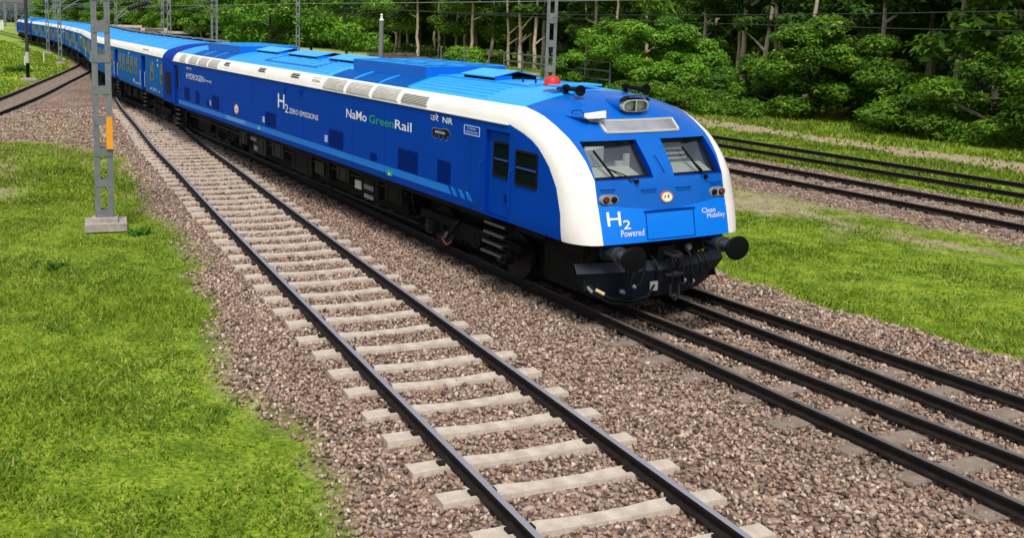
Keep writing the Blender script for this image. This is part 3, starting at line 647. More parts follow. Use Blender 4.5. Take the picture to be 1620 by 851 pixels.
for a, b, z in ((-.45, -.2, 1.955), (.2, .47, 1.955), (-1.15, -.93, 1.985), (.90, 1.14, 1.985)):
    M = MB(); M.tube([front_pt(a, z, .0), front_pt(a, z, .035), front_pt(b, z, .035), front_pt(b, z, 0)], .009, BLUE, 6); M.build('grab_rail', PC)
M = MB(); M.tube([front_pt(.02, 2.2, 0), front_pt(.02, 2.2, .04), front_pt(-.04, 2.42, .04), front_pt(-.04, 2.42, 0)], .009, NOSEB, 6); M.build('grab_rail', PC)
# front lettering
def text_front(body_, y0, y1, z0, z1, ma, bold=False):
    me = textmesh(body_, bold); n = len(me.vertices); co = np.empty(n*3); me.vertices.foreach_get('co', co); co = co.reshape(-1, 3)
    a = co.min(0); b = co.max(0); q = (co-a)/np.maximum(b-a, 1e-6); Y = y0+q[:, 0]*(y1-y0); Z = z0+q[:, 1]*(z1-z0)
    X = np.array([nose_x(y, z)+.006 for y, z in zip(Y, Z)]); me.vertices.foreach_set('co', np.stack([X, Y, Z], 1).ravel())
    me.materials.clear(); me.materials.append(ma); o = bpy.data.objects.new('lettering', me); COL.objects.link(o); o.parent = PC
text_front('H', -1.10, -.87, 1.465, 1.665, LETTER, True); text_front('2', -.84, -.71, 1.41, 1.54, LETTER, True)
text_front('Powered', -.89, -.48, 1.30, 1.40, LETTER); text_front('Clean', .66, .95, 1.545, 1.62, LETTER); text_front('Mobility', .76, 1.15, 1.44, 1.535, LETTER)

# cab door, cab window, handrails (both sides)
def rrect(cx, cz, w, h, r_, n=5):
    P = []
    for qx, qz, a0 in ((1, 1, 0), (-1, 1, 90), (-1, -1, 180), (1, -1, 270)):
        for k in range(n+1): a = rad(a0+90*k/n); P.append((cx+qx*(w/2-r_)+math.cos(a)*r_, cz+qz*(h/2-r_)+math.sin(a)*r_))
    return P
def side_window(parent, name, cx, cz, w, h, s, yb, frame=BLACK, glass=DARKG, bar=True, lip=.022, t=.035, inner=None):
    """rounded window on a side wall; yb = |y| of the surface"""
    O, I = rrect(cx, cz, w, h, .05), rrect(cx, cz, w-2*t, h-2*t, .035); n = len(O); M = MB(); f = lambda P, o: [(x, s*(yb+o), z) for x, z in P]
    M.add(f(O, 0)+f(O, lip)+f(I, lip)+f(I, .004), [(k*n+i, k*n+(i+1) % n, (k+1)*n+(i+1) % n, (k+1)*n+i) for k in range(3) for i in range(n)], frame)
    if bar: M.box((cx, s*(yb+.012), cz), (w-2*t, .02, .025), inner or frame)
    wf = M.build(name, parent)
    M = MB(); M.add(f(I, .005), [tuple(range(n))], glass); M.build('pane', wf); return wf
INF = mat('window_inner_frame_blue', (.02, .05, .28), .4)
for s in (-1, 1):
    M = MB(); M.box((-2.11, s*1.552, 1.92), (.66, .012, 1.36), BLUE); dr = M.build('cab_door', PC, bevel=.003)
    wf = side_window(dr, 'door_window', -2.05, 2.17, .50, .58, s, 1.558, inner=INF)
    I = rrect(-2.05, 2.17, .43, .51, .03); 
    M = MB(); M.tube([(-1.86, s*1.56, 1.52), (-1.86, s*1.60, 1.54), (-1.86, s*1.60, 1.62), (-1.92, s*1.60, 1.64)], .012, BLACKM, 6); M.build('handle', dr)
    side_window(PC, 'cab_window', -1.25, 2.13, .62, .56, s, 1.612, inner=INF)
    for x, z0, z1 in ((-2.56, 1.42, 2.08), (-1.66, 1.42, 2.06)):
        M = MB(); M.tube([(x, s*1.61, z0), (x, s*1.67, z0+.03), (x, s*1.67, z1-.03), (x, s*1.61, z1)], .014, BLUE, 8); M.build('handrail', PC)
    M = MB(); M.box((-23.33, s*1.56, 1.94), (.56, .012, 1.3), BLUE2); dr = M.build('rear_door', PC)
    side_window(dr, 'door_window', -23.28, 2.15, .38, .7, s, 1.566)
    # side service panels
    for x0, x1, z0, z1 in ((-22.2, -21.5, 1.54, 1.96), (-20.72, -20.26, 1.52, 1.93), (-19.38, -18.9, 1.54, 1.73), (-18.77, -18.0, 1.53, 1.93), (-13.64, -12.81, 1.53, 1.90), (-9.22, -8.4, 1.52, 1.91), (-6.98, -6.67, 1.50, 1.66), (-5.70, -4.86, 1.51, 1.92), (-4.09, -3.61, 1.51, 1.91)):
        M = MB(); M.box(((x0+x1)/2, s*1.622, (z0+z1)/2), (x1-x0, .008, z1-z0), PANEL)
        nn = int((z1-z0)/.035)
        for k in range(nn): M.box(((x0+x1)/2, s*1.628, z0+.02+k*.035), (x1-x0-.06, .006, .012), PANEL)
        M.build('service_panel', PC)
    M = MB()
    for x in (-2.95, -6.3, -7.9, -10.9, -14.7, -17.6, -20.0, -22.7): M.box((x, s*1.6212, 1.99), (.012, .003, 1.52), BLUE2)
    M.build('panel_seam', PC, kind='stuff')
    # painted stripe and slashes
    M = MB(); yy = s*1.6222
    M.quad((-23.0, yy, 1.31), (-3.56, yy, 1.345), (-3.70, yy, 1.485), (-23.0, yy, 1.455), AZURE)
    for a, b in ((-3.56, -3.43), (-3.30, -3.17), (-3.07, -2.94)): pass
    for xt, xb in ((-3.52, -3.39), (-3.25, -3.12), (-3.01, -2.88)):
        M.quad((xb-.09, yy, 1.345), (xb+.05, yy, 1.345), (xt+.05, yy, 1.488), (xt-.09, yy, 1.488), AZURE)
    M.build('painted_stripe', PC)
    # drip rail under the white band
    M = MB(); M.box((-12.8, s*1.632, 2.768), (22.0, .024, .018), WHITE); M.build('drip_rail', PC)
# lettering of the visible side
tx = lambda *a, **k: text_side(*a, parent=PC, **k)
tx('H', -12.65, -12.16, 2.09, 2.45, LETTER, bold=True); tx('2', -12.12, -11.88, 2.01, 2.22, LETTER); tx('ZERO EMISSIONS', -11.81, -9.87, 2.02, 2.145, LETTER)
tx('NaMo', -8.24, -7.18, 2.26, 2.45, LETTER, bold=True); tx('Green', -7.06, -5.91, 2.265, 2.44, GREENL, bold=True); tx('Rail', -5.85, -5.14, 2.27, 2.45, LETTER, bold=True)
tx('\u0909\u0930\u0947', -4.40, -4.09, 2.585, 2.715, LETTER); tx('NR', -3.94, -3.58, 2.58, 2.685, LETTER, bold=True)
tx('HYDROGEN', -21.9, -19.72, 2.26, 2.45, LETTER); tx('(Powered)', -19.62, -18.83, 2.27, 2.38, LETTER); tx('28010', -21.93, -21.22, 2.57, 2.65, LETTERB)
tx('INDIAN RAILWAYS', -17.2, -15.4, 1.345, 1.455, mat('stripe_lettering', (.25, .58, .85), .5), bold=True)
M = MB()
for a, b in (((-3.17, 2.475), (-2.67, 2.475)), ((-2.67, 2.475), (-2.67, 2.625)), ((-2.67, 2.625), (-3.17, 2.625)), ((-3.17, 2.625), (-3.17, 2.475))): M.bar((a[0], -1.623, a[1]), (b[0], -1.623, b[1]), .008, .012, LETTERB)
M.build('notice_border', PC)
tx('TO WORK', -3.08, -2.78, 2.56, 2.60, LETTERB); tx('MULTIPLE UNIT', -3.12, -2.72, 2.50, 2.54, LETTERB)
# lion silhouette badge
M = MB(); lion = [(-4.34, 2.40), (-4.30, 2.44), (-4.22, 2.455), (-4.0, 2.45), (-3.88, 2.475), (-3.76, 2.47), (-3.68, 2.44), (-3.66, 2.39), (-3.70, 2.36), (-3.76, 2.35), (-3.76, 2.30), (-3.82, 2.27), (-3.86, 2.33), (-3.93, 2.335), (-3.96, 2.28), (-4.02, 2.275), (-4.02, 2.34), (-4.12, 2.34), (-4.16, 2.28), (-4.22, 2.28), (-4.21, 2.35), (-4.28, 2.30), (-4.33, 2.30), (-4.28, 2.38)]
GREYO = mat('badge_outline', (.25, .27, .3), .5)
M.add([(x*1.03+.118, -1.6225, (z-2.38)*1.14+2.38) for x, z in lion], [tuple(range(len(lion)))], GREYO)
M.add([(x, -1.6245, z) for x, z in lion], [tuple(range(len(lion)))], BLACK); M.build('lion_badge', PC)
tx('MAKE IN INDIA', -4.2, -3.84, 2.375, 2.42, LETTER, y=-1.626, bold=True)
M = MB(); M.disc((-16.22, -1.615, 1.72), (0, -1, 0), [(0, .20), (.012, .20)], mat('badge_orange', (.55, .25, .08), .5), 20, .72); M.disc((-16.22, -1.628, 1.72), (0, -1, 0), [(0, .15), (.002, .15)], LETTER, 20, .72); M.disc((-16.22, -1.631, 1.71), (0, -1, 0), [(0, .05), (.002, .05)], EMR, 10, .9); M.build('round_badge', PC)
for x in (-13.79, -9.38, -18.97):
    M = MB()
    for k in range(4): M.box((x, -1.624, 1.60+k*.04), (.17, .006, .026), LETTERB)
    M.build('data_plate', PC)
for x, z in ((-6.05, 1.36), (-14.14, 1.40)):
    M = MB(); M.box((x, -1.627, z), (.22, .012, .10), mat('green_socket', (.02, .35, .05), .5)); M.box((x, -1.635, z-.02), (.08, .008, .04), LETTERB); M.build('socket_cover', PC)
for x in (-12.08, -10.96):
    M = MB(); M.box((x, -1.64, 2.62), (.13, .05, .09), BLUE2); M.build('lifting_bracket', PC)

# white band grilles and vents
def cant(t):   # t 0..1 from the drip rail to the roof line
    z = 2.79+t*(3.045-2.79); return fW(z), z
def cant_panel(x0, x1, t0, t1, ma, s, off=.02, rim=.05, ribs=0):
    M = MB(); n = 6
    def P(x, t, o): y, z = cant(t); return (x, s*(y+o), z+o*.5)
    for k in range(n):
        a, b = t0+(t1-t0)*k/n, t0+(t1-t0)*(k+1)/n; M.quad(P(x0+rim, a, off), P(x1-rim, a, off), P(x1-rim, b, off), P(x0+rim, b, off), ma)
        for xa, xb in ((x0, x0+rim), (x1-rim, x1)): M.hexa([P(xa, a, 0), P(xb, a, 0), P(xb, a, .022), P(xa, a, .022), P(xa, b, 0), P(xb, b, 0), P(xb, b, .022), P(xa, b, .022)], WHITE)
    for q in range(ribs):
        t = t0+(t1-t0)*(q+.5)/ribs; M.bar(P(x0+rim, t, off+.008), P(x1-rim, t, off+.008), .014 if ma is not BLACK else .032, .010, GRILLE if ma is not BLACK else WHITE)
    return M
for s in (-1, 1):
    for x0, x1 in ((-9.62, -8.37), (-8.29, -7.04), (-6.96, -5.74), (-22.85, -22.0), (-21.6, -20.5), (-20.4, -19.3), (-19.2, -18.1)):
        cant_panel(x0, x1, .04, .93, GRILLE, s, ribs=9).build('roof_grille', PC)
    cant_panel(-5.62, -4.55, .12, .72, BLACK, s, rim=.02, ribs=6).build('louvre', PC)
    for x0, x1, c_ in ((-17.6, -17.05, BLACK), (-14.4, -13.8, BLACK), (-11.85, -11.25, BLACK), (-10.4, -9.9, GRILLE)):
        cant_panel(x0, x1, .5, .85, c_, s, rim=.02, ribs=2).build('small_vent', PC)
# roof: cooling pods, panels, hoods, ribs
HOODT = mat('hood_top_paint', (.05, .42, .86), .45, var=.06); PODB = mat('pod_blue_paint', (.0, .135, .60), .4, spec=.3, var=.06)
def pod(x0, x1):
    M = MB(); h = .93; zt = 3.465; zb = 3.14
    M.box(((x0+x1)/2, -h+.02, (zt+zb)/2), (x1-x0, .04, zt-zb), PODB); M.box(((x0+x1)/2, h-.02, (zt+zb)/2), (x1-x0, .04, zt-zb), PODB)
    M.box((x0+.02, 0, (zt+zb)/2+.002), (.04, 2*h-.08, zt-zb-.004), PODB); M.box((x1-.02, 0, (zt+zb)/2+.002), (.04, 2*h-.08, zt-zb-.004), PODB)
    M.box(((x0+x1)/2, 0, 3.38), (x1-x0-.08, 2*h-.08, .02), PODB)
    p = M.build('cooling_pod', PC)
    n = 4; w = (x1-x0)/n
    for i in range(n):
        for s in (-1, 1):
            cx = x0+w*(i+.5); M = MB(); cy = s*h/2
            for dx in (-1, 1): M.box((cx+dx*(w/2-.03), cy, zt-.005), (.05, h-.05, .03), CYAN)
            for dy in (-1, 1): M.box((cx, cy+dy*(h/2-.04), zt-.004), (w-.12, .05, .03), CYAN)
            M.disc((cx, cy, 3.395), (0, 0, 1), [(0, .33), (.035, .33), (.036, .29), (.01, .28)], PANEL, 20); M.disc((cx, cy, 3.40), (0, 0, 1), [(0, .08), (.03, .08)], CYAN, 10)
            M.build('fan_bay', p)
pod(-9.45, -5.92); pod(-21.6, -18.0)
SOLAR = mat('roof_panel_blue', (.0, .085, .36), .5, spec=.06, var=.1)
for s in (-1, 1):
    for g0, g1 in ((-9.6, -5.75), (-21.8, -17.9)):
        for k in range(3):
            x0 = g0+(g1-g0)*k/3+.04; x1 = g0+(g1-g0)*(k+1)/3-.04; M = MB(); ys = [1.40, 1.28, 1.16, 1.04, .95]
            for a, b in zip(ys[:-1], ys[1:]): M.quad((x0, s*a, roof_z(a)+.012), (x1, s*a, roof_z(a)+.012), (x1, s*b, roof_z(b)+.012), (x0, s*b, roof_z(b)+.012), SOLAR)
            for x in (x0-.02, x1+.02):
                for a, b in zip(ys[:-1], ys[1:]): M.bar((x, s*a, roof_z(a)+.01), (x, s*b, roof_z(b)+.01), .04, .03, CYAN)
            M.build('roof_panel', PC)
for x0, x1 in ((-5.3, -4.05), (-17.9, -15.85), (-15.1, -12.8), (-12.1, -9.95)):
    M = MB(); e = .50; ze, zr = 3.375, 3.475
    M.add([(x0, -e, ze), (x1, -e, ze), (x1, 0, zr), (x0, 0, zr), (x1, e, ze), (x0, e, ze)], [(0, 1, 2, 3), (3, 2, 4, 5)], HOODT)
    M.add([(x0, -e, ze-.02), (x1, -e, ze-.02), (x1, 0, zr-.02), (x0, 0, zr-.02), (x1, e, ze-.02), (x0, e, ze-.02)], [(3, 2, 1, 0), (5, 4, 2, 3)], BLACK)
    for sy in (-1, 1): M.add([(x1, sy*e, ze-.02), (x1, sy*e, ze), (x1, 0, zr), (x1, 0, zr-.02)], [(0, 3, 2, 1)], NOSEB); M.add([(x0, sy*e, ze-.02), (x0, sy*e, ze), (x1, sy*e, ze), (x1, sy*e, ze-.02)], [(0, 1, 2, 3)], CYAN)
    M.box(((x0+x1)/2, 0, 3.315), (x1-x0-.12, .90, .10), BLACK); M.box((x1-.02, -.30, 3.34), (.03, .36, .09), PODB); M.build('vent_hood', PC)
def ribs(x0, x1, ys, parent=PC, zf=roof_z, ma=CYAN, name='roof_ribs'):
    M = MB()
    for y in ys: M.hexa([(x0, y-.022, zf(y-.022)-.01), (x1, y-.022, zf(y-.022)-.01), (x1, y+.022, zf(y+.022)-.01), (x0, y+.022, zf(y+.022)-.01), (x0+.03, y-.01, zf(y)+.02), (x1-.03, y-.01, zf(y)+.02), (x1-.03, y+.01, zf(y)+.02), (x0+.03, y+.01, zf(y)+.02)], ma)
    M.build(name, parent, kind='stuff')
yr = [s*(.30+.125*k) for k in range(9) for s in (-1, 1)]
ribs(-5.6, -2.95, [y for y in yr if abs(y) > .7]); ribs(-17.6, -9.9, yr); ribs(-23.5, -22.0, yr)
M = MB()
for s in (-1, 1):
    M.box((-4.35, s*.62, roof_z(.62)+.015), (3.2, .05, .04), CYAN)
M.box((-2.75, 0, 3.325), (.06, 1.2, .03), CYAN)
for a in (-3.5, -3.1): M.disc((a, -.25, 3.31), (0, 0, 1), [(0, .02), (.07, .02)], BLUE, 8)
M.build('roof_walkway', PC)
M = MB()
for a, b in (((-15.0, -1.15), (-11.3, -1.15)), ((-11.3, -1.15), (-11.3, -.5)), ((-15.0, -.5), (-15.0, -1.15))): M.bar((a[0], a[1], roof_z(a[1])+.02), (b[0], b[1], roof_z(b[1])+.02), .04, .03, NOSEB)
for k in range(5): x = -14.6+k*.75; M.tube([(x, -.62, 3.24), (x, -.62, 3.32), (x+.12, -.62, 3.32), (x+.12, -.62, 3.24)], .01, NOSEB, 5)
M.build('roof_hatch', PC)
# dark blue vestibule ring behind the body
def section_ring(x0, x1, k, ma, parent, name, zbot=1.2, dz=0):
    P = [(fW(z), z) for z in (1.22, 2.0, 2.77, 2.84, 2.9, 2.96, 3.01, 3.06)]+[(y, roof_z(y)) for y in (1.25, 1.0, .75, .5, .25)]
    P = [(-y*k, z+dz) for y, z in P]+[(0, ZT+dz)]+[(y*k, z+dz) for y, z in P][::-1]
    M = MB(); n = len(P); M.add([(x0, y, z) for y, z in P]+[(x1, y, z) for y, z in P], [(i, (i+1) % n, n+(i+1) % n, n+i) for i in range(n)]+[tuple(range(n))[::-1], tuple(range(n, 2*n))], ma)
    return M.build(name, parent, smooth=30)
section_ring(-25.35, -23.78, 1.005, BLUE2, PC, 'vestibule', dz=.02)
for s in (-1, 1):
    M = MB(); M.box((-24.5, s*1.63, 1.95), (.7, .03, .75), BLACK); M.build('vestibule_window', PC)

# ---- running gear (shared builder)
def wheel_mesh():
    M = MB(); M.disc((0, 0, 0), (0, 1, 0), [(-.07, .38), (-.05, .43), (.05, .43), (.052, .38), (.03, .36), (.03, .12), (.06, .10), (.07, .03)], UNDERG, 28, .93); return M.mesh('wheel', 30)
WHM = wheel_mesh()
def bogie(parent, x, dy=0):
    for k in (-1.3, 1.3):
        for s in (-1, 1):
            w = inst('wheel', WHM, parent, (x+k, dy+s*HG, .40)); w.scale = (1, -s if False else s, 1)
    M = MB()
    for s in (-1, 1):
        y = dy+s*1.12
        M.box((x, y, .62), (3.6, .14, .16), UNDER); M.box((x, y, .50), (1.0, .16, .2), UNDER)
        for k in (-1.3, 1.3):
            M.box((x+k, y+s*.04, .42), (.26, .2, .26), UNDERG); M.disc((x+k, y+s*.14, .42), (0, s, 0), [(0, .10), (.05, .09), (.06, .03)], UNDERG, 12)
            for q in (-.28, .28): M.tube([(x+k+q, y, .40), (x+k+q, y, .62)], .06, UNDER, 8)
        for q in (-.3, .3):
            for t in range(4): M.disc((x+q, y, .34+t*.06), (0, 0, 1), [(0, .10), (.025, .11), (.05, .10)], UNDER, 10)
        M.tube([(x-.7, y+s*.1, .3), (x-.2, y+s*.1, .75)], .03, UNDERG, 6)
    M.box((x, dy, .55), (.5, 2.2, .22), UNDER); M.build('bogie', parent)
def steps(parent, x, s, n=4, ztop=1.08, dz=.165, w=.62, y=1.48):
    for k in range(n):
        M = MB(); z = ztop-dz*k; M.box((x-.03*k, s*(y-.02), z), (w, .22, .022), UNDERG); M.box((x-.03*k, s*(y+.09), z-.012), (w, .014, .035), mat('step_edge_grey', (.05, .05, .052), .5)); M.build('step', parent)
    for q in (-1, 1): M = MB(); M.bar((x+q*w/2, s*(y-.06), ztop+.1), (x-.03*(n-1)+q*w/2, s*(y-.06), ztop-dz*(n-1)-.02), .03, .03, UNDER); M.build('step_frame', parent)
def underbox(parent, x, y, z, sx, sy, sz, ma=UNDER, lab=None):
    M = MB(); M.box((x, y, z), (sx, sy, sz), ma)
    for k in (-.3, .3): M.box((x+k*sx, y-sy/2-.008 if y < 0 else y+sy/2+.008, z), (.03, .016, sz*.8), UNDERG)
    M.build('equipment_box', parent, bevel=.012)
bogie(PC, -3.9, .1); bogie(PC, -19.6, .45)
M = MB(); M.box((-11.8, 0, .72), (10.6, 1.9, .72), UNDER); M.box((-3.9, .1, .62), (4.4, 1.5, .8), UNDER); M.box((-19.6, .4, .62), (4.4, 1.5, .8), UNDER); M.box((-.9, 0, .68), (1.3, 2.0, .8), UNDER); M.box((-22.6, .3, .72), (1.6, 2.2, .7), UNDER); M.build('underfloor_filler', PC)  # added bulk, stops light showing through under the car
M = MB(); M.box((-12.2, 0, 1.13), (22.6, 2.7, .14), UNDER); M.box((-12.2, -1.35, 1.12), (22.4, .1, .16), UNDER); M.box((-12.2, 1.35, 1.12), (22.4, .1, .16), UNDER); M.build('underframe', PC)
steps(PC, -2.2, -1); steps(PC, -2.2, 1); steps(PC, -23.3, -1, w=.5); steps(PC, -23.3, 1, w=.5)
rr = random.Random(3)
for x, w, h in ((-6.4, .8, .34), (-7.6, 1.0, .42), (-9.0, .7, .3), (-10.1, .6, .42), (-11.6, 1.4, .5), (-13.4, .9, .35), (-14.9, 1.1, .45), (-16.4, .7, .35)):
    for s in (-1, 1): underbox(PC, x, s*1.12, 1.03-h/2, w, .5, h, UNDER if rr.random() < .6 else UNDERG)
for x, z, w, h, ma in ((-15.3, .95, .5, .10, GREYM), (-15.1, .72, .28, .12, GREYM), (-8.05, .80, .3, .18, mat('panel_pale', (.4, .4, .38), .5)), (-7.5, .82, .45, .10, STEELD), (-7.5, .62, .42, .08, STEELD), (-10.3, .84, .55, .30, UNDERG)):
    M = MB(); M.box((x, -1.40, z), (w, .03, h), ma); M.build('data_plate', PC)
M = MB()
for z, y in ((1.0, -1.28), (.93, -1.32), (.3, -1.0)):
    M.tube([(-22.5, y, z), (-15, y, z-.02), (-8, y, z), (-5.9, y, z+.02)], .022, UNDERG, 6)
for k in range(26):
    x = -6+(-16.5)*k/26+rr.uniform(-.2, .2); M.tube([(x, -1.2, 1.05), (x+rr.uniform(-.2, .2), -1.22, .8), (x+rr.uniform(-.3, .3), -1.1, .55)], .015, UNDERG, 5)
M.tube([(-4.62+.36*k/6, -1.20, .33-.10*math.sin(math.pi*k/6)) for k in range(7)], .012, mat('red_brake_band', (.42, .09, .05), .5), 6); M.tube([(-4.5, -1.2, .36), (-4.4, -1.22, .46)], .03, GREYM, 6)
M.build('brake_rigging', PC)

# ---- front end: headstock, buffers, coupler, hoses, plough
M = MB(); M.box((-.10, 0, 1.06), (.16, 2.5, .26), BLACKM); M.box((-.35, 0, 1.10), (.5, 2.7, .2), UNDER); M.build('headstock', PC, bevel=.01)
for s in (-1, 1):
    y = s*.978; M = MB()
    M.disc((-.02, y, 1.06), (1, 0, 0), [(0, .16), (.03, .16), (.035, .13), (.28, .125)], mat('buffer_casing_blue', (.008, .02, .04), .4), 20, .85)
    M.disc((.25, y, 1.06), (1, 0, 0), [(0, .14), (.05, .14), (.055, .10), (.28, .10)], mat('buffer_stem_grey', (.06, .062, .065), .35, metal=.5), 20, .85)
    M.build('buffer_stem', PC, smooth=40)
    M = MB(); M.disc((.52, y, 1.07), (1, 0, 0), [(0, .11), (.03, .205), (.07, .222), (.085, .215), (.10, .13), (.105, .0)], BLACKM, 32, .84); M.build('buffer_disc', PC, smooth=40)
    M = MB(); M.bar((-.1, y-s*.28, 1.16), (.26, y-s*.17, 1.08), .02, .02, UNDERG); M.build('buffer_stay', PC)
M = MB()
M.box((.05, 0, 1.0), (.2, .3, .2), BLACKM); M.tube([(.05, 0, .98), (.30, 0, .98)], .06, BLACKM, 10); M.tube([(.22, -.09, 1.0), (.38, -.09, .99), (.42, 0, .99), (.38, .09, .99), (.22, .09, 1.0)], .035, UNDERG, 8)
for dx, dz_, w in ((.33, .80, .07), (.35, .62, .055)):
    M.tube([(dx, -w, dz_+.12), (dx+.02, -w, dz_), (dx, -w, dz_-.10)], .022, BLACKM, 7); M.tube([(dx, w, dz_+.12), (dx+.02, w, dz_), (dx, w, dz_-.10)], .022, BLACKM, 7)
M.tube([(.34, -.16, .70), (.36, 0, .70), (.34, .16, .70)], .03, UNDERG, 8); M.disc((.345, 0, .70), (0, 1, 0), [(-.05, .055), (.05, .055)], UNDERG, 10)
M.tube([(.36, -.075, .56), (.38, -.085, .40), (.39, 0, .315), (.38, .085, .40), (.36, .075, .56)], .02, UNDERG, 8)
M.build('screw_coupling', PC, smooth=40)
for y, dz_ in ((-.62, .0), (-.42, .06), (.45, .02), (.28, .05)):
    s = 1 if y > 0 else -1
    M = MB(); M.tube([(.02, y, .98), (.16, y, .95), (.2, y+s*.02, .74), (.17, y+s*.05, .5+dz_), (.11, y+s*.12, .44+dz_)], .026, BLACK, 8); M.tube([(.12, y+s*.1, .44+dz_), (.09, y+s*.17, .46+dz_)], .034, GREYM, 8); M.build('brake_hose', PC, smooth=50)
M = MB(); M.tube([(-.3, -1.25, .72), (-.1, -1.15, .50), (.08, -.95, .36), (.14, -.6, .30), (.14, -.3, .34), (.12, -.18, .5)], .018, BLACK, 7); M.tube([(-.35, -1.28, .66), (-.1, -1.18, .42), (.06, -.95, .29), (.12, -.6, .235), (.12, -.3, .30), (.11, -.16, .5)], .018, BLACK, 7)
M.tube([(-.06, -1.12, .475), (.02, -1.02, .415)], .026, mat('yellow_tape', (.55, .5, .22), .5), 7); M.tube([(-.16, -1.2, .50), (-.08, -1.16, .43)], .028, GREYM, 7); M.build('air_hose', PC, smooth=50)
for k, (y, L_) in enumerate(((-.22, .30), (.16, .36), (-.8, .22), (.75, .24), (.62, .3))):
    M = MB(); M.tube([(.0, y, .96), (.13, y+.02, .90), (.17, y+.06, .90-L_*.7), (.10, y+.10, .90-L_), (.03, y+.16, .86-L_*.6)], .016, BLACK, 6); M.tube([(.13, y+.02, .90), (.165, y+.045, .80)], .022, UNDERG, 6); M.build('jumper_cable', PC, smooth=50)
for y in (-.5, .5):
    M = MB(); M.box((.02, y, 1.02), (.08, .14, .12), UNDERG); M.disc((.06, y, 1.02), (1, 0, 0), [(0, .05), (.04, .045)], GREYM, 12); M.build('jumper_socket', PC)
# plough: swept plate with cut lower corners
M = MB()
pf = lambda y: .06-.16*abs(y)**1.3
ys = [-1.42, -1.2, -.9, -.6, -.3, 0, .3, .6, .9, 1.2, 1.42]; zb = lambda y: float(np.interp(abs(y), [0, .85, 1.2, 1.42], [.28, .29, .42, .66]))
for a, b in zip(ys[:-1], ys[1:]):
    for (za0, za1, ox0, ox1, ma) in ((.86, .74, -.02, .06, NAVY), ):
        M.quad((pf(a)+ox1, a, .72), (pf(b)+ox1, b, .72), (pf(b)-.02, b, .86), (pf(a)-.02, a, .86), mat('plough_upper', (.009, .014, .024), .5, var=.4, vscale=3))
    M.quad((pf(a)-.04, a, zb(a)), (pf(b)-.04, b, zb(b)), (pf(b)+.06, b, .72), (pf(a)+.06, a, .72), NAVY)
    M.quad((pf(a)-.06, a, zb(a)), (pf(a)-.06, a, .86), (pf(b)-.06, b, .86), (pf(b)-.06, b, zb(b)), UNDER)
    M.quad((pf(a)-.04, a, zb(a)), (pf(a)-.06, a, zb(a)), (pf(b)-.06, b, zb(b)), (pf(b)-.04, b, zb(b)), NAVY)
M.build('plough', PC)
for s in (-1, 1):
    for a, b in (((-.1, s*.5, .95), (-.1, s*.5, .4)), ((-.3, s*1.2, .95), (-.15, s*1.25, .45))): M = MB(); M.bar(a, b, .05, .08, UNDER); M.build('plough_bracket', PC)
M = MB(); M.box((.11, -.17, .48), (.02, .14, .14), mat('tag_grey', (.3, .29, .27), .6)); M.build('tag', PC)

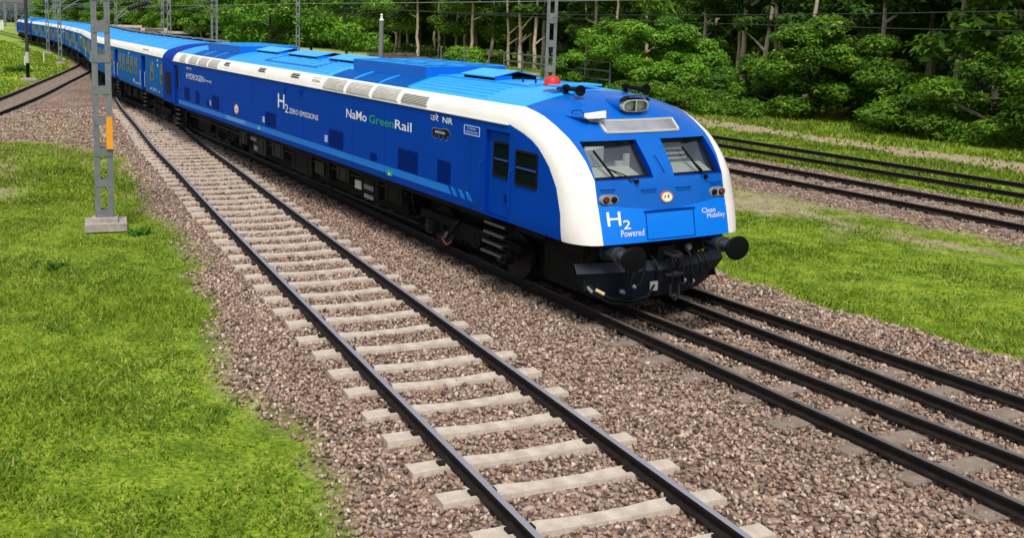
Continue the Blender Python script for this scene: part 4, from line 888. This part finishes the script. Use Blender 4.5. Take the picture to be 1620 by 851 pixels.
# ------------------------------------------------------------------ passenger coaches
def make_coach():
    root = empty('passenger_coach', (0, 0, 0))
    Ln = 21.3; zs = [1.22, 1.3, 2.0, 2.75, 2.77, 2.84, 2.9, 2.96, 3.01, 3.06]+[ZC+(ZT-ZC)*(1-(1-t)**2.3) for t in (.1, .2, .35, .5, .65, .8, .92, 1.0)]
    bm = bmesh.new(); V = []
    for z in zs:
        w = fW(z) if z > 1.25 else 1.60; V.append([bm.verts.new((x, s*w, z)) for s, xs in ((-1, (-Ln, -15, -8, -.0)), (1, (0, -8, -15, -Ln))) for x in xs])
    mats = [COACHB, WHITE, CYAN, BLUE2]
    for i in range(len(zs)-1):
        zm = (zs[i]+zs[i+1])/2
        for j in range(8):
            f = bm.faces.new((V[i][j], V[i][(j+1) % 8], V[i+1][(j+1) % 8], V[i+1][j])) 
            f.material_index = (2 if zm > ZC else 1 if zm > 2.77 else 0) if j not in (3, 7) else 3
    bm.faces.new(V[0][::-1]); bmesh.ops.remove_doubles(bm, verts=bm.verts[:], dist=1e-5); bmesh.ops.recalc_face_normals(bm, faces=bm.faces[:])
    me = bpy.data.meshes.new('body'); bm.to_mesh(me); bm.free()
    for ma in mats: me.materials.append(ma)
    cut = MB()
    for s in (-1, 1):
        for x in (-5.05, -12.9, -13.9+0): 
            if x in (-5.05, -12.9): cut.box((x, s*1.7, 1.94), (1.0, .46, 1.44), BLUE2)
    me = boolean(me, cut.mesh('cut'))
    for p in me.polygons: p.use_smooth = True
    me.set_sharp_from_angle(angle=rad(28)); inst('body', me, root)
    wx = [-.85, -2.95, -6.95, -8.15, -9.2, -10.55, -11.7, -14.4, -15.4, -16.6, -17.8, -19.0, -20.2]
    for s in (-1, 1):
        for x in wx:
            O, I = rrect(x, 2.13, .56, .74, .08), rrect(x, 2.13, .46, .65, .05); n = len(O); M = MB(); y = s*1.62
            M.add([(a, y, b) for a, b in O]+[(a, y+s*.018, b) for a, b in O]+[(a, y+s*.018, b) for a, b in I]+[(a, y+s*.004, b) for a, b in I], [(k*n+i, k*n+(i+1) % n, (k+1)*n+(i+1) % n, (k+1)*n+i) for k in range(3) for i in range(n)], GOLD)
            M.box((x, y+s*.012, 2.13), (.46, .02, .03), GOLD); wf = M.build('window', root)
            for z0, z1, ma in ((2.145, 2.46, SHUT), (1.80, 2.115, SHUTD)):
                M = MB(); M.quad((x-.23, y+s*.006, z0), (x+.23, y+s*.006, z0), (x+.23, y+s*.006, z1), (x-.23, y+s*.006, z1), ma); M.build('pane', wf)
        for x in (-5.05, -12.9):
            M = MB(); M.box((x+.22, s*1.49, 1.92), (.5, .02, 1.38), BLUE2); M.box((x-.3, s*1.485, 1.92), (.3, .02, 1.38), BLACK); M.build('door', root)
            for q in (-.56, .56):
                M = MB(); M.tube([(x+q, s*1.62, 1.4), (x+q, s*1.66, 1.42), (x+q, s*1.66, 2.0), (x+q, s*1.62, 2.02)], .012, LAMPG, 5); M.build('handrail', root)
            steps(root, x, s)
        M = MB(); M.box((-Ln/2, s*1.632, 2.768), (Ln-.4, .024, .018), WHITE); M.build('drip_rail', root)
        M = MB(); y, z = cant(.55); M.box((-4.6, s*(y+.01), z), (1.3, .03, .05), LAMPG); M.build('roof_vent', root)
        M = MB()
        for x, z, w, h in ((-1.7, 2.62, .18, .08), (-1.7, 2.42, .18, .09), (-8.9, 2.62, .18, .1), (-7.6, 1.48, .22, .14), (-6.6, 1.42, .08, .05), (-3.3, 1.42, .2, .07)): M.box((x, s*1.623, z), (w, .008, h), LETTERB)
        M.build('data_plate', root)
        M = MB(); M.box((-.25, s*1.63, 2.5), (.16, .08, .1), LETTER); M.build('tail_lamp', root)
    text_side('28410', -2.9, -1.9, 1.38, 1.50, LETTERB, root); text_side('DEMU', -1.6, -1.2, 1.37, 1.46, LETTERB, root, bold=True); text_side('INDIAN RAILWAYS', -7.3, -5.9, 1.36, 1.45, LETTERB, root)
    ribs(-Ln+.2, -.3, [s*(.12+.15*k) for k in range(9) for s in (-1, 1)], root)
    M = MB(); r_ = random.Random(4)
    for k in range(9):
        x = -1.5-k*2.2; M.box((x, .75, roof_z(.75)+.12), (1.1+r_.random()*.6, .5, .05), STEELD); M.box((x+.1, .6, roof_z(.6)+.06), (.9, .3, .10), BLACKM)
        M.disc((x+1.1, -.1, 3.30), (0, 0, 1), [(0, .13), (.06, .14), (.09, .03)], CYAN, 10)
    for k in range(14): M.bar((-1.2-k*1.5, -1.36, 3.09), (-1.2-k*1.5, 1.36, 3.09+.0), .03, .0001, CYAN) if False else None
    M.build('roof_ventilator', root, kind='stuff')
    M = MB()
    for k in range(7):
        x = -1.4-k*3.1; pts = [(x, y, roof_z(y)+.012) for y in (-1.4, -1.2, -.9, -.5, 0, .5, .9, 1.2, 1.4)]
        for a, b in zip(pts[:-1], pts[1:]): M.bar(a, b, .05, .02, CYAN)
    M.build('roof_seam', root, kind='stuff')
    for x0, x1 in ((.0, .12), (-Ln-.12, -Ln)): section_ring(x0, x1, .97, BLUE2, root, 'end_wall')
    for x0, x1 in ((.12, .40), (-Ln-.40, -Ln-.12)):
        M = MB(); M.box(((x0+x1)/2, 0, 2.1), (x1-x0, 1.1, 1.6), BLACK); M.build('gangway', root)
    bogie(root, -3.2); bogie(root, -Ln+3.2)
    M = MB(); M.box((-Ln/2, 0, 1.13), (Ln-.3, 2.7, .16), UNDER); M.build('underframe', root); M = MB(); M.box((-Ln/2, 0, .68), (Ln-1.0, 1.5, .74), UNDER); M.build('underfloor_filler', root)  # second box is added filler that keeps the space below the coach dark
    for x, w, h in ((-7, .9, .35), (-8.6, 1.2, .4), (-10.4, .7, .45), (-11.6, .9, .3), (-14.3, 1.3, .4)):
        for s in (-1, 1): underbox(root, x, s*1.15, 1.03-h/2, w, .5, h)
    return root
def place(root, xf, yf, xb, yb):
    root.location = (xf, yf, 0); root.rotation_euler = (0, 0, math.atan2(yf-yb, xf-xb)); return root
joints = [((-25.45, .16), (-46.0, 1.12)), ((-46.9, 1.2), (-67.9, 3.72)), ((-68.7, 3.82), (-89.9, 5.55)), ((-90.7, 5.6), (-111.9, 6.6)), ((-112.7, 6.65), (-134.0, 7.25))]
labs = ['light blue coach with olive framed windows directly behind the leading power car', 'light blue coach seen nearly end on, second behind the leading power car',
        'light blue coach with rows of dark doors passing behind the second lattice mast', 'light blue coach between the thin grey mast and the black and white post', 'light blue coach just ahead of the far deep blue power car']
proto = make_coach(); coaches = [proto]+[copy_tree(proto) for _ in joints[1:]]
for c_, (a, b), l in zip(coaches, joints, labs): place(c_, *a, *b); tag(c_, l, 'train car', 'cars of the blue train')
tail = copy_tree(PC); tail.name = 'power_car'
tag(tail, 'distant deep blue power car at the far end of the train, facing away', 'train car', 'cars of the blue train')
tail.location = (-158.6, 7.65, 0); tail.rotation_euler = (0, 0, math.pi-.02)

# ------------------------------------------------------------------ catenary masts
def lattice_mast(loc, face, h=9., w=.40, ch=.115, label='', base=True, plate=False, braced=False, step=.68, bat=.17, group='overhead line masts', z0=-.30, lean=0):
    """two channels joined by battens; face = angle of the broad side's normal"""
    root = empty('lattice_mast', (loc[0], loc[1], z0), face+math.pi/2, label, 'mast', group)
    root.rotation_euler[1] = lean
    for s in (-1, 1):
        M = MB(); M.box((s*(w/2-ch/2), 0, h/2+.1), (ch*.28, .16, h), GREYM)
        for q in (-1, 1): M.box((s*(w/2-ch/2)+s*ch*.0, q*.075, h/2+.1), (ch, .018, h-.002), GREYM)
        M.build('channel', root)
    if braced:
        n = int(h/.5)
        for k in range(n):
            for q in (-1, 1): M = MB(); M.bar((-q*w/2*.8, -.09, .3+k*.5), (q*w/2*.8, -.09, .8+k*.5), .045, .02, GREYM); M.build('brace', root)
    else:
        z = .38
        k = 0
        while z < h:
            for q in (-1, 1):
                if q == 1 and w < .3: continue
                M = MB(); M.box((0, q*.092, z), (w*.86, .012, bat if z < 4.2 else bat*1.5), GREYM); M.build('batten', root)
            z += step; k += 1
    if base:
        M = MB(); M.box((.02, .05, .10), (.90, .74, .20), CONC); b = M.build('foundation', root, bevel=.02)
        M = MB(); M.box((0.0, -.02, .245), (.56, .40, .10), CONC); M.build('plinth', b, bevel=.012)
    if plate:
        M = MB(); M.box((w/2-ch/2, -.13, 2.15), (.13, .03, .70), ORANGE); M.build('orange_plate', root)
    return root
A1 = math.atan2(-10.2+6.4, 11.5+10.35)   # the near mast turns its broad side towards the embankment
m1 = lattice_mast((-10.45, -6.42), math.atan2(-3.85, 21.9), h=8, w=.40, ch=.125, label='near grey steel mast with an orange plate, standing on a concrete base in the grass', plate=True, step=.675, lean=0)
def at(px, Z):   # bearing helper: point on the ground seen in picture column px at depth Z
    return CAMP.x+Z*fw.x/math.cos(PITCH)+(px-CX)/F*Z*math.sin(YAW), CAMP.y+Z*fw.y/math.cos(PITCH)-(px-CX)/F*Z*math.cos(YAW)
def facing(p): return math.atan2(CAMP.y-p[1], CAMP.x-p[0])
MAST = [(95, 90, .34, 'thin grey mast in the left meadow, nearest the third coach', 0), (76, 113, .36, 'slender grey mast left of the thin meadow mast, farther down the train', 0),
        (267, 100, .42, 'grey batten mast behind the first light blue coach', 0), (338, 96, .66, 'wide cross braced mast behind the roof of the coaches', 1), (469, 104, .44, 'grey batten mast rising behind the roof hoods', 0),
        (867, 44, .46, 'tall grey mast just behind the red roof beacon', 0), (257, 140, .4, 'distant faint mast left of the cross braced one', 0), (184, 150, .4, 'distant mast seen just right of the near mast', 0), (88, 180, .5, 'tiny far mast beside the black and white post', 0)]
masts = []
for px, Z, w, l, br in MAST:
    p = at(px, Z); masts.append(lattice_mast(p, facing(p), h=9.5 if px not in (76,) else 6.3, w=w, ch=w*.3, label=l, braced=bool(br), base=px in (95, 76), step=1.1, bat=.3))
p = at(43, 68); root = empty('post', (*p, -.3), 0, 'black and white striped tubular post on a concrete base in the left meadow', 'post')
M = MB(); M.tube([(0, 0, .2), (0, 0, 1.25)], .12, BLACKM, 12); M.tube([(0, 0, 2.0), (0, 0, 8)], .115, mat('post_dark_brown', (.03, .028, .025), .5), 12); M.build('pole', root, smooth=40)
M = MB(); M.tube([(0, 0, 1.25), (0, 0, 2.0)], .14, mat('post_white', (.5, .5, .47), .6, dirt=((.25, .2, .12), .6, 4)), 12); M.build('white_band', root, smooth=40)
M = MB(); M.box((0, 0, .1), (1.1, 1.0, .2), CONC); M.box((0, 0, .22), (.5, .5, .08), CONC); M.build('foundation', root, bevel=.03)
p = at(599, 58); root = empty('tubular_pole', (*p, -.3), 0, 'short thick grey tubular pole behind the big roof pod', 'pole')
M = MB(); M.tube([(0, 0, 0), (.05, .02, 4.55)], [.16, .13], GREYM, 14); M.build('pole', root, smooth=40)
M = MB(); M.disc((.05, .02, 4.5), (0, 0, 1), [(0, .14), (.05, .15), (.1, .08), (.28, .06), (.34, .09), (.4, .03)], WHITE, 12); M.build('cap', root, smooth=40)
for px, Z, l in ((39, 84, 'short white marker post, left one by the far train cars'), (69, 92, 'short white marker post, right one by the far train cars')):
    p = at(px, Z); M = MB(); M.tube([(0, 0, -.0), (0, 0, .95), (0, 0, 1.0)], [.07, .07, .04], mat('post_white_clean', (.6, .6, .58), .6), 8); M.build('marker_post', None, loc=(*p, -.3), label=l, cat='post', group='white marker posts')
# insulator bracket on the near mast
root = empty('insulator', (-10.3, -6.2, 4.3), 0, 'black ribbed insulator on a steel bracket at the top of the near mast', 'insulator')
r2 = Vector((rt.x, rt.y, 0)).normalized()
def loc2(a, z): v = r2*a; return (v.x, v.y, z)
M = MB(); M.tube([loc2(.10, .02), loc2(.30, .22)], .018, GREYM, 8); M.tube([loc2(.13, .0), loc2(.33, .14), loc2(.36, .22)], .014, GREYM, 8); M.build('bracket', root)
M = MB(); pr = [(0, .03)]
for k in range(9): pr += [(.02+k*.055, .035), (.035+k*.055, .085), (.05+k*.055, .035)]
M.disc(loc2(.34, .20), (r2.x, r2.y, .33), pr+[(.52, .03)], INSUL, 14); M.build('ribbed_body', root, smooth=30)
# cantilevers and wires
def cant_arm(i, p, toward, z=5.0, ln=2.6):
    root = empty('cantilever_arm', (p[0], p[1], z), math.atan2(toward[1], toward[0]), 'thin steel cantilever arm carrying the overhead wire on ' + i, 'cantilever', 'overhead line arms')
    M = MB(); M.tube([(0, 0, .5), (ln, 0, .9)], .035, STEELD, 6); M.tube([(0, 0, -.6), (ln*.9, 0, .85)], .04, STEELD, 6); M.tube([(ln*.45, 0, .1), (ln+.3, 0, -.1)], .025, STEELD, 6); M.build('tube', root)
    M = MB(); M.disc((.15, 0, .52), (1, 0, .15), [(0, .05), (.05, .10), (.1, .05), (.15, .10), (.2, .05), (.25, .1), (.3, .04)], INSUL, 8); M.disc((.15, 0, -.42), (.9, 0, 1.4), [(0, .05), (.05, .10), (.1, .05), (.15, .10), (.2, .05), (.25, .1), (.3, .04)], INSUL, 8); M.build('insulator', root)
for (px, Z), nm in (((95, 90), 'the thin meadow mast'), ((76, 113), 'the farther meadow mast'), ((267, 100), 'the batten mast behind the first coach'), ((338, 96), 'the cross braced mast')):
    p = at(px, Z); cant_arm(nm, p, (0, 1) if px < 200 else (0, -1), z=5.0)
def wire(pts, r_, ma, label, sag=.3, n=10):
    M = MB(); P = []
    for a, b in zip(pts[:-1], pts[1:]):
        for k in range(n): t = k/n; q = Vector(a).lerp(Vector(b), t); q.z -= sag*4*t*(1-t); P.append(q)
    P.append(Vector(pts[-1])); M.tube(P, r_, ma, 5); M.build('overhead_wire', None, label=label, cat='wire', group='overhead wires')
WP = [(-220, 8.1), (-170, 7.8), (-137, 7.3), (-92, 5.7), (-50, 1.6), (-10, .1), (30, -.5)]
wire([(x, y, 5.25) for x, y in WP], .016, WIRE, 'contact wire over the blue train', .05); wire([(x, y, 6.1) for x, y in WP], .014, WIRE, 'messenger wire over the blue train', .5)
wire([(x, 13.4, 5.2) for x in (-260, -200, -150, -100, -50, 0, 40)], .016, WIRE, 'contact wire over the track behind the train', .05)
wire([(x, 17.6, 5.0) for x in (-260, -200, -150, -100, -50, 0, 40)], .016, WIREB, 'dark wire over the farthest track', .35)
wire([(x, 15.4, 4.8) for x in (-260, -200, -150, -100, -40, 40)], .012, WIREB, 'thin dark feeder wire along the row of masts', .5)
wire([(-226, 9, 4.6), (-137, 9.6, 4.9), (-92, 3.4, 5.4)], .014, WIRE, 'stay wire sloping up to the thin meadow mast', .1); wire([(-137, 7.9, 5.1), (-60, 12, 6.0)], .014, WIRE, 'wire crossing over the coaches towards the trees', .1)

# ------------------------------------------------------------------ vegetation
def leaves(centres, radii, n, size, cols, flat=.6, seed=1, hollow=.35, drop=0.):
    r = np.random.default_rng(seed); c = np.array(centres, float); R = np.array(radii, float)
    wgt = R.prod(1)**.67; k = r.choice(len(c), n, p=wgt/wgt.sum())
    d_ = r.normal(size=(n, 3)); d_ /= np.linalg.norm(d_, axis=1)[:, None]; rad_ = (hollow+(1-hollow)*r.random(n))**.6
    P = c[k]+d_*R[k]*rad_[:, None]; P[:, 2] -= drop*r.random(n)
    nrm = d_*.8+r.normal(size=(n, 3))*.55; nrm[:, 2] = np.abs(nrm[:, 2])*1.0+flat; nrm /= np.linalg.norm(nrm, axis=1)[:, None]
    t = np.cross(nrm, r.normal(size=(n, 3))); t /= np.linalg.norm(t, axis=1)[:, None]; b = np.cross(nrm, t); s = size*r.uniform(.5, 1.5, n)[:, None]
    V = np.stack([P-t*s, P-b*s*.45+t*s*.1, P+t*s, P+b*s*.45-t*s*.1], 1)
    V[:, 2, 2] -= (s[:, 0]*.3); V[:, 0, 2] -= (s[:, 0]*.2)
    cc = np.array(cols); f = np.clip(r.random(len(c))[k]*.7+r.random(n)*.4-.05, 0, 1)[:, None]; tint = cc[0]*(1-f)+cc[1]*f
    y_ = (r.random(n) < .05)[:, None]; tint = np.where(y_, cc[2], tint)
    return V.reshape(-1, 3), np.arange(4*n).reshape(-1, 4), np.repeat(tint, 4, 0)
def crown_mesh(name, *a, **k):
    V, Fc, T = leaves(*a, **k); return npmesh(name, V, Fc, LEAF, T, 4)
GC = [(.034, .10, .008), (.15, .31, .02), (.32, .38, .06)]; GD = [(.020, .060, .007), (.075, .17, .014), (.18, .23, .03)]; GB = [(.045, .14, .010), (.20, .42, .03), (.40, .50, .08)]
def tree_kind(seed, h, spread, z0, cols, nl, size, bark, lean=.0, limbs=4):
    r = random.Random(seed); T = MB(); C = []; R = []
    n = 7; pts = []; x = y = 0
    for k in range(n+1):
        pts.append((x, y, h*.62*k/n)); x += r.uniform(-.14, .14)+lean; y += r.uniform(-.14, .14)
    r0 = .08+h*.009; T.tube(pts, [r0*(1.25 if k == 0 else 1-.5*k/n) for k in range(n+1)], bark, 8)
    for q in range(limbs):
        k = r.randint(2, n-1); b = Vector(pts[k]); an = r.uniform(0, 6.28); ln = r.uniform(.5, 1.)*spread
        e = b+Vector((math.cos(an)*ln, math.sin(an)*ln, r.uniform(.3, .9)*ln)); mid = b.lerp(e, .5)+Vector((0, 0, r.uniform(-.1, .3)*ln*.3))
        T.tube([b, mid, e], [r0*.5, r0*.35, r0*.12], bark, 6)
        for t in (.6, .85, 1.0):
            c = b.lerp(e, t); C.append((c.x+r.uniform(-.5, .5), c.y+r.uniform(-.5, .5), max(z0, c.z+r.uniform(-.3, .5)))); rr_ = spread*r.uniform(.22, .4); R.append((rr_*1.25, rr_*1.25, rr_*.55))
    for q in range(16):
        an = r.uniform(0, 6.28); d_ = spread*math.sqrt(r.random()); z = z0+(h-z0)*r.random()**.8; C.append((math.cos(an)*d_+lean*5, math.sin(an)*d_, z)); rr_ = spread*r.uniform(.22, .42); R.append((rr_*1.3, rr_*1.3, rr_*.5))
    return T.mesh('trunk', 50), crown_mesh('crown', C, R, nl, size, cols, seed=seed, flat=.5, drop=.3)
KINDS = [tree_kind(1, 11, 3.0, 3.2, GC, 5200, .20, BARK, .03), tree_kind(2, 12, 2.6, 4.6, GD, 4200, .20, BARKP, -.05), tree_kind(3, 9, 3.4, 1.6, GB, 6500, .20, BARKD, .06, 6),
         tree_kind(4, 12, 2.8, 3.8, GD, 4600, .20, BARK, .0, 5), tree_kind(5, 8, 3.2, 1.0, GC, 6000, .19, BARKD, -.04, 5), tree_kind(6, 12.5, 2.2, 5.4, GD, 3600, .2, BARKP, .08, 3)]
KL = ['medium green tree', 'slim pale tree', 'bright feathery tree', 'dark tall tree', 'low bushy tree', 'leaning pale tree']
def tree(k, loc, rz, sc, label, group='trees behind the tracks'):
    root = empty('tree', (*loc, -.35), rz, label, 'tree', group); root.scale = (sc, sc, sc)
    inst('trunk', KINDS[k][0], root); inst('crown', KINDS[k][1], root)
belt = lin([(-300, 22), (-297, 23), (-248, 31), (-206, 39), (-170, 43.5), (-113, 45.5), (-81, 42.5), (-66, 43.5), (-50, 41.5), (-29, 33.0), (-10, 31.5), (40, 33)])
r = random.Random(12); cnt = 0; x = -292.
spots = []
while x < 30:
    for row in range(3):
        xx = x+r.uniform(-1.6, 1.6); yy = belt(xx)+2.0+row*4.6+r.uniform(-1.4, 1.4); spots.append((xx, yy, row))
    x += 4.4
PLACE = {-1: 0}
def colname(p):
    v = Vector((p[0], p[1], 1))-CAMP; Z = v.dot(fw); return CX+F*v.dot(rt)/Z if Z > 1 else 9999
def where(px, row):
    ks = [(60, 'above the farthest cars'), (140, 'behind the curved coaches'), (260, 'behind the first coach'), (330, 'left of the braced mast'), (460, 'right of the braced mast'), (600, 'left of the tubular pole'),
          (760, 'right of the tubular pole'), (880, 'behind the railing'), (1000, 'right of the beacon'), (1200, 'behind the layered bush'), (1e9, 'beyond the right bushes')]
    return next(t for a, t in ks if px < a)+[', front row', ', second row', ', back row'][row]
ORD = ['', 'first', 'second', 'third', 'fourth', 'fifth', 'sixth', 'seventh', 'eighth', 'ninth', 'tenth', 'eleventh', 'twelfth', 'thirteenth', 'fourteenth', 'fifteenth']
seen = {}
for xx, yy, row in spots:
    px = colname((xx, yy)); 
    if row == 0: k = r.choice([1, 1, 5, 5, 1, 0]) if px > 560 else r.choice([2, 4, 0, 2, 4])
    elif row == 1: k = r.choice([5, 3, 5, 1, 0, 1])
    else: k = r.choice([3, 0, 2, 4, 4])
    if 330 < px < 560 and row == 0: k = r.choice([2, 2, 4])
    sc = r.uniform(.85, 1.15)*(1.15 if xx < -120 else 1.0)
    key = (k, where(px, row)); seen[key] = seen.get(key, 0)+1; l = ORD[min(seen[key], 15)]+' '+KL[k]+' from the left '+where(px, row)
    tree(k, (xx, yy), r.uniform(0, 6.28), sc, l)
for i, (px, Z, sc) in enumerate(((365, 118, 1.15), (425, 108, 1.2), (490, 112, 1.1), (545, 98, 1.0))):
    tree(2, at(px, Z), i*1.7+.4, sc, 'low feathery bright tree overhanging the dirt path, '+['first', 'second', 'third', 'fourth'][i]+' from the left')
# deep wood behind the countable trees
C = []; R = []; r = random.Random(8); x = -280.
while x < 75:
    for q in range(3): C.append((x+r.uniform(-3, 3), belt(x)+15+q*3.5+r.uniform(-2, 2), r.uniform(.5, 11))); R.append((3.6, 2.5, 2.4))
    x += 2.4
tag(inst('far_wood', crown_mesh('far_wood', C, R, 90000, .32, [(.010, .026, .006), (.035, .075, .012), (.07, .10, .02)], seed=5, flat=.3)), kind='stuff')
M = MB(); xs = list(range(-262, 90, 12)); M.add([(x, belt(x)+26+3*math.sin(x), z) for x in xs for z in (-1, 11)], [(2*i, 2*i+2, 2*i+3, 2*i+1) for i in range(len(xs)-1)], mat('wood_backdrop_dark', (.012, .022, .008), 1, var=.6, vscale=.6)); M.build('wood_backdrop', kind='structure')  # dark upright sheet closing the view behind the trees
# low shrubs and undergrowth in front of the trees
C = []; R = []
x = -292.
while x < 40:
    for q in range(2):
        C.append((x+r.uniform(-2, 2), belt(x)+1.2+r.uniform(-1.0, 5), r.uniform(-.3, .6))); s_ = r.uniform(.5, 1.3); R.append((s_*1.4, s_*1.2, s_*.8))
    x += 2.2
tag(inst('undergrowth', crown_mesh('undergrowth', C, R, 60000, .15, [(.018, .045, .008), (.06, .125, .015), (.15, .18, .04)], seed=6)), kind='stuff')
def shrub(loc, cs, n, size, cols, label, seed, group=None):
    root = empty('shrub', (*loc, -.3), 0, label, 'shrub', group)
    T = MB(); r_ = random.Random(seed)
    sr = min(1, max(abs(c[0]) for c, _ in cs)/4)
    for c, R_ in cs[:8]: T.tube([(c[0]*.2, c[1]*.2, 0), (c[0]*.6, c[1]*.6, c[2]*.6), c], [.05*sr, .035*sr, .015*sr], BARKD, 5)
    T.build('stem', root); inst('foliage', crown_mesh('foliage', [c for c, _ in cs], [q for _, q in cs], n, size, cols, seed=seed, flat=.9, drop=.15), root)
def mound(seed, w, d_, h, k, rs=.55):
    r_ = random.Random(seed); o = []
    for q in range(k):
        a = r_.uniform(-1, 1); b = r_.uniform(-1, 1); hh = h*max(.12, (1-a*a*.75))*(1-b*b*.3); z = hh*r_.random()**.7; s_ = rs*r_.uniform(.5, 1.5); o.append(((a*w, b*d_, z), (s_*1.6, s_*1.3, s_*.72)))
    return o
shrub((-37.5, 30.8), mound(1, 6.5, 2.5, 5.6, 150, .5), 60000, .12, GB, 'large bright green layered bush beside the dirt path behind the nose of the train', 21)
shrub((-24.5, 31.5), mound(2, 6, 2.5, 5.0, 130, .5), 46000, .12, GC, 'broad bush at the right edge of the photograph with pale dry patches', 22)
shrub((-31, 27.6), mound(3, 6.5, 1.2, 1.5, 60, .4), 18000, .09, GC, 'low dark green bush in front of the large layered bush', 23)
shrub((-12, 30.5), mound(4, 6.5, 2.5, 4.6, 130, .5), 40000, .11, GC, 'wide green bush right of the pale patched bush', 24)
shrub((2, 31), mound(5, 7, 2.5, 3.6, 90), 24000, .12, GB, 'bright bush at the far right beside the dirt path', 25)
p = at(728, 92); shrub(p, mound(6, 2.6, 1.5, 2.2, 34), 9000, .13, GB, 'small bright green bush behind the largest roof pod', 26)
p = at(700, 86); shrub(p, mound(7, 3.5, 1.0, .8, 22, .35), 5000, .12, GB, 'low weeds at the foot of the small bright bush', 27)
# meadow weeds
wr = random.Random(31)
WL = ['left of the near mast', 'between the near mast and the gravel', 'in the lower left corner of the meadow', 'beside the black and white post', 'near the thin meadow mast', 'at the edge of the curved siding']
for i, (x, y, s_) in enumerate([(-15.5, -9.2, .22), (-9.9, -5.75, .2), (-7.5, -8.0, .2), (-58, -7.0, .7), (-70, -2.0, .8), (-50, -10, .7)]):
    shrub((x, y), mound(40+i, s_*1.6, s_*1.4, s_*.7, 12, s_*.35), 900, .05 if s_ < .5 else .12, [(.03, .11, .008), (.09, .24, .012), (.2, .3, .05)], 'dark leafy weed clump '+WL[i], 50+i, 'weed clumps in the meadow')

# ------------------------------------------------------------------ railing, timber piles, slabs, far town
def railing(px0, px1, Z0, Z1, n, label, z=(.5, 1.0, 1.5), hp=2.2):
    a, b = Vector((*at(px0, Z0), -.3)), Vector((*at(px1, Z1), -.3)); root = empty('railing', a, 0, label, 'railing'); d_ = b-a
    for k in range(n+1):
        M = MB(); q = d_*k/n; M.box((q.x, q.y, hp/2), (.09, .09, hp), STEELD); M.build('post', root)
    for zz in z:
        M = MB(); M.bar((0, 0, zz+.3), (d_.x, d_.y, zz+.3), .06, .09, STEELD); M.build('rail', root)
railing(794, 962, 76, 62, 5, 'grey pipe railing with three rails in front of the wood', (.75, 1.3, 1.85))
railing(660, 770, 90, 82, 3, 'low dark pipe railing beside the small bright bush', (.3, .7))
def pile(px, Z, w, n, label, ma, th=.22, ln=4.):
    p = at(px, Z); root = empty('timber_pile' if ma is PILE else 'slab_pile', (*p, -.3), facing(p)+math.pi/2, label, 'pile'); r_ = random.Random(int(px))
    for k in range(n):
        M = MB(); M.box((0, 0, 0), (ln*r_.uniform(.8, 1.1), .3, th), ma)
        o = M.build('beam' if ma is PILE else 'slab', root, bevel=.01); row = k//6; o.location = (r_.uniform(-w, w), r_.uniform(-.8, .8)-.2*row, th*.6+row*th*1.15); o.rotation_euler = (0, r_.uniform(-.04, .04), r_.uniform(-.2, .2))
pile(640, 95, 2.2, 26, 'heap of dark old timber sleepers near the short tubular pole', PILE, .24, 3.5)
pile(690, 92, 2.0, 18, 'heap of dark timbers left of the small bright bush', PILE, .22, 3)
PALE = mat('pale_slab', (.5, .44, .38), .8, var=.2)
pile(212, 200, 4, 14, 'dark timber heap on the pale slab stacks', PILE, .5, 4); pile(222, 205, 8.5, 22, 'long stack of pale concrete slabs behind the first coach roof', PALE, .5, 7); pile(196, 230, 4, 12, 'pale slab stack left of the long one', PALE, .5, 6)
# far left: distant trees and gantry under the open sky
HAZE_LEAF = [(.07, .10, .105), (.12, .165, .16), (.15, .19, .18)]  # distance haze mixed into the leaf colours
C = []; R = []; r = random.Random(77)
for k in range(90):
    px = r.uniform(-60, 75); Z = r.uniform(420, 560); p = at(px, Z); C.append((p[0], p[1], r.uniform(0, 3.6))); R.append((7, 7, 2.4))
tag(inst('distant_trees', crown_mesh('distant_trees', C, R, 26000, .8, HAZE_LEAF, seed=9, flat=.2)), kind='stuff')
for px, Z, h in ((10, 300, 8.5), (27, 300, 8.5)):
    p = at(px, Z); lattice_mast(p, facing(p), h=h, w=.7, ch=.3, label='distant gantry leg, '+('left' if px < 20 else 'right')+' one under the open sky', base=False, step=1.5, bat=.4)
a, b = Vector((*at(-5, 300), 7.4)), Vector((*at(45, 300), 7.4)); M = MB(); M.bar(a, b, .5, .6, STEELD); M.build('gantry_beam', None, label='distant horizontal gantry beam under the open sky', cat='gantry')
for i, px in enumerate((1.5, 5.5)):
    p = at(px, 255); M = MB(); M.box((0, 0, 1.2), (.4, .42, 2.4), WHITE); M.box((0, 0, 2.44), (.5, .5, .08), LAMPG); M.build('white_cabinet', None, loc=(*p, -.3), label='small white trackside cabinet at the far left, '+('outer' if i == 0 else 'inner')+' one', cat='cabinet', group='white trackside cabinets')
print('objects', len(bpy.data.objects))
